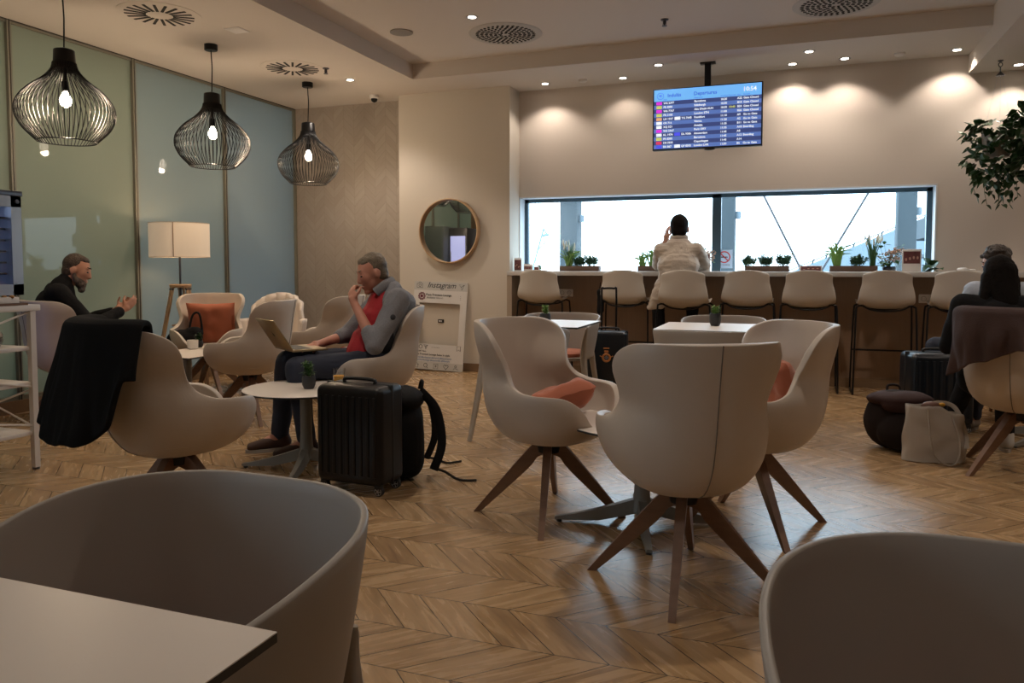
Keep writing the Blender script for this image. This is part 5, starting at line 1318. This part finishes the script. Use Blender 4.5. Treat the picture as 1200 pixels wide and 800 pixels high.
def shoe_obj(parent, ankle, fdir, m, s=1.0, sole=M_sole):
    a = V(ankle); d = V(fdir); d.z = 0; d.normalize(); R_ = R_from(d); f = lambda p: V((a.x, a.y, 0))+R_ @ (V(p)*s)
    bm = bmesh.new(); caps(bm, f((0, -.03, .05)), f((0, .12, .042)), .042*s, .034*s, 1.05, side=R_ @ V((1, 0, 0))); caps(bm, f((0, -.025, .06)), f((0, -.01, .105)), .044*s, .046*s); caps(bm, f((0, .06, .055)), f((0, .17, .034)), .036*s, .030*s, 1.25, side=R_ @ V((1, 0, 0)))
    bm = fuse(bm, .007, 3)
    for v in bm.verts: v.co.z = max(v.co.z, .016)
    o = obj('shoe', bm, m, parent)
    bm = bmesh.new(); n = 28; lo, hi = [], []
    for k in range(n):
        q = 2*PI*k/n; y = math.sin(q); wd = .043 if y < 0 else .050; p_ = f((math.cos(q)*wd*(1-.15*(y < -.2)), .063+y*.145, 0)); lo.append(bm.verts.new((p_.x, p_.y, 0))); hi.append(bm.verts.new((p_.x, p_.y, .02)))
    for k in range(n): bm.faces.new((lo[k], lo[(k+1) % n], hi[(k+1) % n], hi[k]))
    bm.faces.new(lo[::-1]); bm.faces.new(hi); obj('sole', bm, sole, o)
    return o
def person(name, label, loc, rz, J, skin, s=1.0):
    """J: joints in the person's own frame (x right, y forward, z up, origin on the floor below the pelvis)"""
    g = lambda k: V(J[k]); bm = bmesh.new(); Rh = R_from(J['look'], J.get('headup', (0, 0, 1)))
    head_bm(bm, g('head'), Rh, s)
    caps(bm, g('neck'), g('head')+Rh @ V((0, -.015, -.03)), .058*s, .052*s)
    caps(bm, g('pelvis'), g('chest'), .125*s, .125*s, 1.25, side=(1, 0, 0)); caps(bm, g('chest'), g('neck'), .12*s, .06*s, 1.25, side=(1, 0, 0))
    for q in ('l', 'r'):
        sh_, el_, wr_ = g(q+'sh'), g(q+'el'), g(q+'wr')
        caps(bm, g('chest')+V((0, 0, .08)), sh_, .08*s, .055*s); caps(bm, sh_, el_, .050*s, .040*s); caps(bm, el_, wr_, .040*s, .026*s)
        if q+'hd' in J: hand_bm(bm, wr_, J[q+'hd'], J[q+'hn'], J.get(q+'curl', .4), 1 if q == 'l' else -1, s)
        hp, kn, an = g(q+'hp'), g(q+'kn'), g(q+'an')
        caps(bm, hp, kn, .080*s, .055*s); caps(bm, kn, an, .055*s, .036*s); caps(bm, an, V((an.x, an.y, .04))+V(J[q+'ft'])*.12, .036*s, .03*s)
    body = fuse(bm, .0065, 3, dec=.32); body_z = [v for v in body.verts if v.co.z < .02]
    for v in body_z: v.co.z = .02
    o = obj(name, body, skin); o.location = loc; o.rotation_euler = (0, 0, rz); tag(o, label, 'person'); o['_s'] = s
    eb = bmesh.new()
    for q in (-1, 1): ell(eb, g('head')+Rh @ (V((q*.031, .081, .012))*s), (.012*s, .008*s, .006*s), Rh, u=12, v=8)
    obj('eyes', eb, mat('eye_dark', (.03, .02, .02), .3), o)
    eb = bmesh.new()
    for q in (-1, 1): caps(eb, g('head')+Rh @ (V((q*.018, .0835, .046))*s), g('head')+Rh @ (V((q*.046, .073, .048))*s), .0035*s, .0025*s, seg=8)
    obj('eyebrows', eb, M_hairg if skin is M_skin2 else M_hairk, o)
    del o['_s']
    return o, Rh
def trousers(parent, J, m, r=1.0, seed=0, hem=.10, wr=.010):
    bm = bmesh.new(); g = lambda k: V(J[k])
    caps(bm, g('lhp'), g('rhp'), .125*r, .125*r)
    for q in ('l', 'r'):
        kn, an = g(q+'kn'), g(q+'an'); caps(bm, g(q+'hp'), kn, .098*r, .073*r); e = kn.lerp(an, 1-hem*.5); caps(bm, kn, e, .073*r, .056*r)
    return obj('trousers', fuse(bm, .009, 3, wr, 11, seed), m, parent)

# --- man with the laptop ------------------------------------------------
J = dict(pelvis=(0, -.06, .54), chest=(0, -.15, .85), neck=(0, -.13, 1.005), head=(0, -.045, 1.105), look=(-.05, .88, -.36), headup=(0, .3, 1),
  lsh=(-.19, -.16, .945), lel=(-.27, .015, .675), lwr=(-.115, .10, .925), lhd=(.42, .10, .85), lhn=(.4, -.9, .1), lcurl=.85,
  rsh=(.19, -.16, .945), rel=(.25, .05, .70), rwr=(.135, .265, .655), rhd=(-.25, .95, -.12), rhn=(0, 0, -1), rcurl=.28,
  lhp=(-.09, -.03, .535), rhp=(.09, -.03, .535), lkn=(-.13, .45, .545), rkn=(.12, .47, .555), lan=(-.12, .40, .09), ran=(.13, .52, .09), lft=(0, 1, 0), rft=(0, 1, 0))
fd = V((-.70, -.71)); rz = face_dir(*fd); hp_ = chair_local(chH, (0, .02, 0))+V((-.005, .0, 0))
man, Rh = person('person', 'man in a grey fleece and red shirt using a laptop, hand at his face', hp_, rz, J, M_skin2)
g = lambda k: V(J[k])
def ext(bm, f, R_):
    for k in range(9): caps(bm, f((-.05+.0125*k, .035, .105)), f((-.05+.0125*k, .055, .122)), .012, .006, seg=6)
hair_cap(g('head'), Rh, M_hairg, man, seed=2)
trousers(man, J, M_jeans, 1.0, 3)
bm = bmesh.new(); caps(bm, (0, -.05, .56), (0, -.10, .80), .142, .135, 1.22, side=(1, 0, 0)); caps(bm, (0, -.10, .80), (0, -.12, .97), .130, .075, 1.3, side=(1, 0, 0)); caps(bm, (0, .0, .60), (0, -.02, .66), .125, .12, 1.25, side=(1, 0, 0))
obj('red_tshirt', fuse(bm, .009, 3, .009, 9, 4), M_red, man)
bm = bmesh.new()
for q, s_ in (('l', -1), ('r', 1)):
    sh_, el_, wr_ = g(q+'sh'), g(q+'el'), g(q+'wr'); caps(bm, sh_, el_, .075, .062); caps(bm, el_, el_.lerp(wr_, .28), .060, .052)
    caps(bm, (s_*.13, -.12, .60), (s_*.135, -.15, .90), .072, .078); caps(bm, (s_*.135, -.15, .90), (s_*.055, -.155, 1.0), .074, .05)
caps(bm, (0, -.20, .58), (0, -.22, .90), .11, .11, 1.3, side=(1, 0, 0)); caps(bm, (0, -.20, .90), (0, -.175, 1.0), .085, .062, 1.3, side=(1, 0, 0))
jk = obj('fleece_jacket', fuse(bm, .009, 2, .009, 10, 6), M_fleece, man)
bm = bmesh.new(); tube(bm, smooth_path([(-.075, -.045, .985), (-.078, -.11, 1.035), (0, -.185, 1.06), (.078, -.11, 1.035), (.075, -.045, .985)], 5), .030, 8, flat=.4); obj('collar', bm, M_fleece, jk)
bm = bmesh.new(); caps(bm, (-.155, -.085, .66), (-.15, -.10, .81), .062, .062); obj('side_panel', fuse(bm, .008, 2), M_fleeced, jk)
bm = bmesh.new(); ell(bm, g('lsh').lerp(g('lel'), .38)+V((-.073, .0, .0)), (.006, .017, .017)); obj('sleeve_badge', bm, M_ink, jk)
for q in 'lr': shoe_obj(man, J[q+'an'], J[q+'ft'], M_shoe)
# laptop on his lap
Mm = Matrix.Translation(hp_) @ Matrix.Rotation(rz, 4, 'Z')
lp = Mm @ V((.02, .40, .640))
t = thing('laptop', 'gold laptop open on the lap of the man in the grey fleece', 'laptop', lp, rz+.20)
bm = bmesh.new(); bx(bm, -.155, .155, -.11, .11, 0, .013, bev=.004); obj('keyboard_base', bm, M_gold, t)
bm = bmesh.new(); bx(bm, -.13, .13, -.02, .085, .0131, .0145); obj('keys', bm, M_keys, t)
bm = bmesh.new(); Rl = Matrix.Translation((0, .11, .012)) @ Matrix.Rotation(math.radians(-33), 4, 'X'); box(bm, Rl @ V((0, 0, .108)), (.31, .008, .216), Rl.to_3x3().to_4x4(), bev=.003); ld = obj('screen_lid', bm, M_gold, t)
bm = bmesh.new(); box(bm, Rl @ V((0, -.0048, .110)), (.29, .001, .19), Rl.to_3x3().to_4x4()); obj('display', bm, emis('laptop_display', (.3, .35, .4), .25), ld)
bm = bmesh.new()
for c_, r_ in (((0, .0048, .105), (.013, .0008, .014)), ((.005, .0048, .124), (.004, .0008, .006))): ell(bm, Rl @ V(c_), r_, Rl.to_3x3(), u=14, v=8)
obj('lid_emblem', bm, M_ink, ld)

# --- bearded man in black ------------------------------------------------
J = dict(pelvis=(0, -.08, .52), chest=(0, -.10, .84), neck=(0, -.055, 1.015), head=(0, .03, 1.115), look=(.30, .90, -.32), headup=(0, .25, 1),
  lsh=(-.19, -.11, .955), lel=(-.25, .06, .70), lwr=(-.10, .30, .80), lhd=(.25, .65, .45), lhn=(.5, -.3, .4), lcurl=.35,
  rsh=(.19, -.11, .955), rel=(.25, .10, .70), rwr=(.07, .33, .81), rhd=(-.15, .65, .50), rhn=(-.6, -.3, .2), rcurl=.25,
  lhp=(-.09, -.05, .52), rhp=(.09, -.05, .52), lkn=(-.12, .40, .53), rkn=(.12, .40, .53), lan=(-.12, .45, .09), ran=(.12, .45, .09), lft=(0, 1, 0), rft=(0, 1, 0))
brz = face_dir(.60, .80); bl_ = chair_local(chLB, (0, .03, 0))
bmn, Rh = person('person', 'bearded man in a black sweater looking at his hands, in profile at the left', bl_, brz, J, M_skin)
hair_cap(g('head'), Rh, M_hairb, bmn, seed=5, wr=.004)
f = lambda p: g('head')+Rh @ V(p); b_ = bmesh.new()
ell(b_, f((0, .055, -.085)), (.050, .042, .040), Rh); ell(b_, f((0, .040, -.060)), (.060, .045, .035), Rh); ell(b_, f((0, .075, -.125)), (.034, .026, .028), Rh)
for q in (-1, 1): caps(b_, f((q*.066, .0, -.02)), f((q*.055, .03, -.07)), .014, .02)
obj('beard', fuse(b_, .006, 2, .004, 60), M_beard, bmn)
trousers(bmn, J, M_blackcloth, 1.0, 5)
bm = bmesh.new(); caps(bm, (0, -.08, .52), (0, -.11, .84), .155, .155, 1.2, side=(1, 0, 0)); caps(bm, (0, -.11, .84), (0, -.07, 1.0), .14, .078, 1.25, side=(1, 0, 0))
for q in 'lr': caps(bm, g('chest')+V((0, 0, .06)), g(q+'sh'), .11, .078); caps(bm, g(q+'sh'), g(q+'el'), .074, .060); caps(bm, g(q+'el'), g(q+'el').lerp(g(q+'wr'), .85), .058, .044)
caps(bm, (0, -.07, 1.0), (0, -.04, 1.045), .068, .062)
obj('black_sweater', fuse(bm, .009, 3, .008, 9, 8), M_blackcloth, bmn)
for q in 'lr': shoe_obj(bmn, J[q+'an'], J[q+'ft'], M_rubber, sole=M_rubber)

# --- man at the bar ------------------------------------------------------
J = dict(pelvis=(0, -.02, .90), chest=(0, .0, 1.20), neck=(0, .03, 1.38), head=(0, .055, 1.50), look=(-.08, .95, -.12),
  lsh=(-.165, .02, 1.30), lel=(-.225, .26, 1.17), lwr=(-.135, .17, 1.41), lhd=(.05, -.02, 1), lhn=(.8, .4, 0), lcurl=.6,
  rsh=(.165, .02, 1.30), rel=(.225, .27, 1.17), rwr=(.08, .46, 1.145), rhd=(-.5, .8, 0), rhn=(0, 0, -1), rcurl=.25,
  lhp=(-.09, -.0, .885), rhp=(.09, .0, .885), lkn=(-.21, .16, .80), rkn=(.12, .17, .82), lan=(-.17, .10, .46), ran=(.12, .14, .46), lft=(0, .6, 0), rft=(0, .6, 0))
# shins hang in front of the stool footrest
bb, Rh = person('person', 'man in a beige raincoat sitting at the bar with his back to the room', (-1.03, SY-.27, 0), .03, J, M_skin, 1.08)
hair_cap(g('head'), Rh, M_hairk, bb, s=1.08, seed=8, wr=.004)
trousers(bb, J, M_blackcloth, .9, 6)
bm = bmesh.new(); caps(bm, (0, -.01, .90), (0, -.012, 1.16), .155, .155, 1.22, side=(1, 0, 0)); caps(bm, (0, -.012, 1.16), (0, .02, 1.33), .15, .10, 1.35, side=(1, 0, 0)); caps(bm, (0, .02, 1.30), (0, .03, 1.385), .09, .065, 1.3, side=(1, 0, 0))
for q in 'lr': caps(bm, g('chest')+V((0, -.0, .06)), g(q+'sh'), .11, .072); caps(bm, g(q+'sh'), g(q+'el'), .074, .060); caps(bm, g(q+'el'), g(q+'el').lerp(g(q+'wr'), .75), .060, .048)
for (x0, z0, r0), (x1, z1, r1) in (((-.10, 1.0, .10), (-.19, .84, .085)), ((-.15, .90, .09), (-.24, .765, .05)), ((-.15, .90, .09), (-.16, .765, .05)), ((-.17, .80, .06), (-.27, .755, .035))): caps(bm, (x0, -.03, z0), (x1, -.05, z1), r0*.6, r1*.5, 1.7, side=(1, 0, 0))
coat = obj('raincoat', fuse(bm, .008, 14, .010, 15, 12, (.7, 1, 2.2)), M_trench, bb)
bm = bmesh.new(); tube(bm, smooth_path([(-.06, .11, 1.40), (-.075, .03, 1.425), (0, -.035, 1.43), (.075, .03, 1.425), (.06, .11, 1.40)], 5), .024, 8, flat=.45); obj('collar', bm, M_trench, coat)
for q in 'lr':
    an = g(q+'an'); b_ = bmesh.new(); caps(b_, an+V((0, -.02, -.05)), an+V((0, .15, -.075)), .04, .032); obj('shoe', fuse(b_, .008, 2), M_rubber, bb)

# --- couple at the right -------------------------------------------------
J = dict(pelvis=(0, -.06, .53), chest=(0, -.06, .86), neck=(0, -.02, 1.05), head=(0, .05, 1.165), look=(.25, .9, -.38), headup=(0, .3, 1),
  lsh=(-.20, -.06, .965), lel=(-.27, .07, .70), lwr=(-.12, .29, .66), lhd=(.4, .8, -.1), lhn=(0, 0, -1), lcurl=.4,
  rsh=(.20, -.06, .965), rel=(.27, .07, .70), rwr=(.14, .28, .67), rhd=(-.4, .8, -.1), rhn=(0, 0, -1), rcurl=.4,
  lhp=(-.09, -.02, .53), rhp=(.09, -.02, .53), lkn=(-.16, .44, .55), rkn=(.20, .44, .555), lan=(-.10, .50, .09), ran=(.17, .50, .09), lft=(0, 1, 0), rft=(0, 1, 0))
mrz = face_dir(-.62, -.78)
mr, Rh = person('person', 'man with curly dark hair in a grey-blue shirt, behind the dark-haired woman', chair_local(chM, (0, .05, 0)), mrz, J, M_skin)
def ext(bm, f, R_):
    rnd = random.Random(3)
    for k in range(60):
        a, b = rnd.uniform(0, 2*PI), rnd.uniform(.1, 1.5); ell(bm, f((.085*math.cos(a)*math.cos(b), -.02+.095*math.sin(a)*math.cos(b), .045+.085*math.sin(b))), (.018,)*3, u=8, v=6)
hair_cap(g('head'), Rh, mat('hair_dark_curls', (.028, .018, .013), .6, bump=.8, scale=120), mr, extra=ext, seed=9, wr=.008, vol=1.08)
trousers(mr, J, M_jeans, 1.0, 8)
bm = bmesh.new(); caps(bm, (0, -.06, .52), (0, -.07, .86), .155, .155, 1.22, side=(1, 0, 0)); caps(bm, (0, -.07, .86), (0, -.03, 1.01), .14, .08, 1.3, side=(1, 0, 0))
for q in 'lr': caps(bm, g('chest')+V((0, 0, .06)), g(q+'sh'), .11, .078); caps(bm, g(q+'sh'), g(q+'el'), .074, .060); caps(bm, g(q+'el'), g(q+'el').lerp(g(q+'wr'), .8), .058, .044)
obj('grey_shirt', fuse(bm, .009, 3, .009, 10, 2), M_greyshirt, mr)
for q in 'lr': shoe_obj(mr, J[q+'an'], J[q+'ft'], M_sole)

J = dict(pelvis=(0, -.04, .52), chest=(0, -.04, .83), neck=(0, .0, .985), head=(0, .03, 1.08), look=(-.25, .95, -.2), headup=(0, .2, 1),
  lsh=(-.165, -.03, .93), lel=(-.23, .05, .69), lwr=(-.12, .26, .68), lhd=(.4, .8, .1), lhn=(0, 0, -1), lcurl=.4,
  rsh=(.165, -.03, .93), rel=(.23, .05, .69), rwr=(.12, .26, .68), rhd=(-.4, .8, .1), rhn=(0, 0, -1), rcurl=.4,
  lhp=(-.085, .0, .52), rhp=(.085, .0, .52), lkn=(-.05, .43, .50), rkn=(.10, .44, .52), lan=(-.16, .64, .09), ran=(.15, .52, .09), lft=(-.2, 1, 0), rft=(0, 1, 0))
wrz = face_dir(.06, .99)
wm, Rh = person('person', 'woman with long dark hair in a black top, seen from behind at the right', chR.location+V((-.12, .05, 0)), wrz, J, M_skin, .95)
def ext(bm, f, R_):
    caps(bm, f((0, -.045, .03)), f((.01, -.075, -.15)), .078, .060, 1.1, side=(1, 0, 0)); caps(bm, f((-.05, -.03, .0)), f((-.095, -.045, -.17)), .045, .028); caps(bm, f((.05, -.05, -.02)), f((.06, -.06, -.18)), .045, .035)
hair_cap(g('head'), Rh, M_hairk, wm, extra=ext, seed=11, wr=.003)
trousers(wm, J, M_blackcloth, .88, 9)
bm = bmesh.new(); caps(bm, (0, -.04, .52), (0, -.05, .84), .135, .135, 1.22, side=(1, 0, 0)); caps(bm, (0, -.05, .84), (0, -.01, .97), .125, .07, 1.3, side=(1, 0, 0))
for q in 'lr': caps(bm, g('chest')+V((0, 0, .05)), g(q+'sh'), .10, .070); caps(bm, g(q+'sh'), g(q+'el'), .068, .055); caps(bm, g(q+'el'), g(q+'el').lerp(g(q+'wr'), .85), .053, .04)
obj('black_top', fuse(bm, .009, 3, .009, 10, 7), M_blackcloth, wm)
for q in 'lr': shoe_obj(wm, J[q+'an'], J[q+'ft'], M_lightgrey)

# ------------------------------------------------------------------ things that only the round mirror sees
t = thing('drinks_fridge', 'tall lit glass-door drinks fridge reflected in the round mirror', 'fridge', (-5.16, 3.05, 0))
bm = bmesh.new(); bx(bm, -.16, .16, -.33, .33, 0, 1.80, bev=.01); obj('body', bm, M_dsteel, t)
bm = bmesh.new(); bx(bm, -.13, .13, .33, .35, .12, 1.66); d = obj('door', bm, emis('fridge_glow', (.42, .46, .80), .75), t)
bm = bmesh.new(); tube(bm, [(-.12, .37, .8), (-.12, .37, 1.4)], .010, 8); obj('handle', bm, M_steel, d)
for z in (.5, .85, 1.2):
    bm = bmesh.new(); bx(bm, -.12, .12, .35, .354, z, z+.03); obj('shelf_edge', bm, M_dark, d)
t = thing('grey_kitchen_block', 'grey cabinet block reflected in the round mirror', 'cabinet', (-5.49, 3.33, 0))
bm = bmesh.new(); bx(bm, -.165, .165, -.30, .30, 0, 1.82, bev=.005); obj('body', bm, mat('grey_laminate', (.07, .085, .082), .5), t)
bm = bmesh.new(); bx(bm, -.15, .15, .30, .315, .1, 1.80); obj('door', bm, mat('grey_laminate_door', (.08, .10, .095), .5), t)
t = thing('bushy_plant', 'bushy potted plant on a stand reflected at the lower right of the round mirror', 'plant', (-4.80, 2.45, 0))
bm = bmesh.new(); lathe(bm, [(.16, 0), (.16, .02), (.03, .03), (.03, .85), (.15, .86), (.15, .88)], seg=24); obj('stand', bm, M_black, t)
bm = bmesh.new(); lathe(bm, [(.09, .88), (.13, 1.06), (.11, 1.06)], seg=24); obj('pot', bm, M_card, t)
bm = bmesh.new()
for k in range(150):
    rnd = random.Random(k); d = V((rnd.gauss(0, 1), rnd.gauss(0, 1), rnd.uniform(-.2, 1.2))).normalized(); heart_leaf(bm, V((0, 0, 1.12))+d*rnd.uniform(.05, .24), d, .09)
obj('leaves', bm, M_leafd, t, smooth=False)
t = thing('slat_screen', 'floor-to-ceiling screen of brown wooden slats reflected in the round mirror', 'screen', (-5.45, .4, 0))
for k in range(9):
    bm = bmesh.new(); bx(bm, -.06, .06, -1.5+k*.36, -1.44+k*.36, 0, ZC); obj('slat', bm, M_base, t)
# ------------------------------------------------------------------ world, window light, camera
w = bpy.data.worlds.new('sky'); bpy.context.scene.world = w; w.use_nodes = True; nt = w.node_tree; bg = nt.nodes['Background']
tc = nt.nodes.new('ShaderNodeTexCoord'); sp = nt.nodes.new('ShaderNodeSeparateXYZ'); rp = nt.nodes.new('ShaderNodeValToRGB')
nt.links.new(tc.outputs['Generated'], sp.inputs[0]); nt.links.new(sp.outputs['Z'], rp.inputs[0]); nt.links.new(rp.outputs[0], bg.inputs['Color'])
rp.color_ramp.elements[0].color = (.50, .60, .68, 1); rp.color_ramp.elements[0].position = .0
rp.color_ramp.elements[1].color = (.66, .84, 1, 1); rp.color_ramp.elements[1].position = .08
bg.inputs['Strength'].default_value = 9.0
L = bpy.data.lights.new('portal', 'AREA'); L.shape = 'RECTANGLE'; L.size = 4.05; L.size_y = .84; L.cycles.is_portal = True
o = bpy.data.objects.new('window_portal', L); C.objects.link(o); o.location = ((WX0+WX1)/2, YB+.235, (WZ0+WZ1)/2); o.rotation_euler = (-PI/2, 0, 0)

sc = bpy.context.scene
cam = bpy.data.cameras.new('camera'); co = bpy.data.objects.new('camera', cam); C.objects.link(co)
co.location = (0, 0, 1.15); pitch = math.atan(49/900.); co.rotation_euler = (PI/2-pitch, 0, math.radians(20.14))
cam.sensor_width = 36; cam.lens = 27; cam.shift_y = -39/1200.; cam.clip_start = .02; cam.clip_end = 200
sc.camera = co
sc.view_settings.view_transform = 'Standard'; sc.view_settings.look = 'None'; sc.view_settings.exposure = 0
sc.cycles.max_bounces = 8; sc.cycles.diffuse_bounces = 5; sc.cycles.glossy_bounces = 4; sc.cycles.transparent_max_bounces = 12
sc.cycles.sample_clamp_indirect = 4; sc.cycles.caustics_reflective = False; sc.cycles.caustics_refractive = False
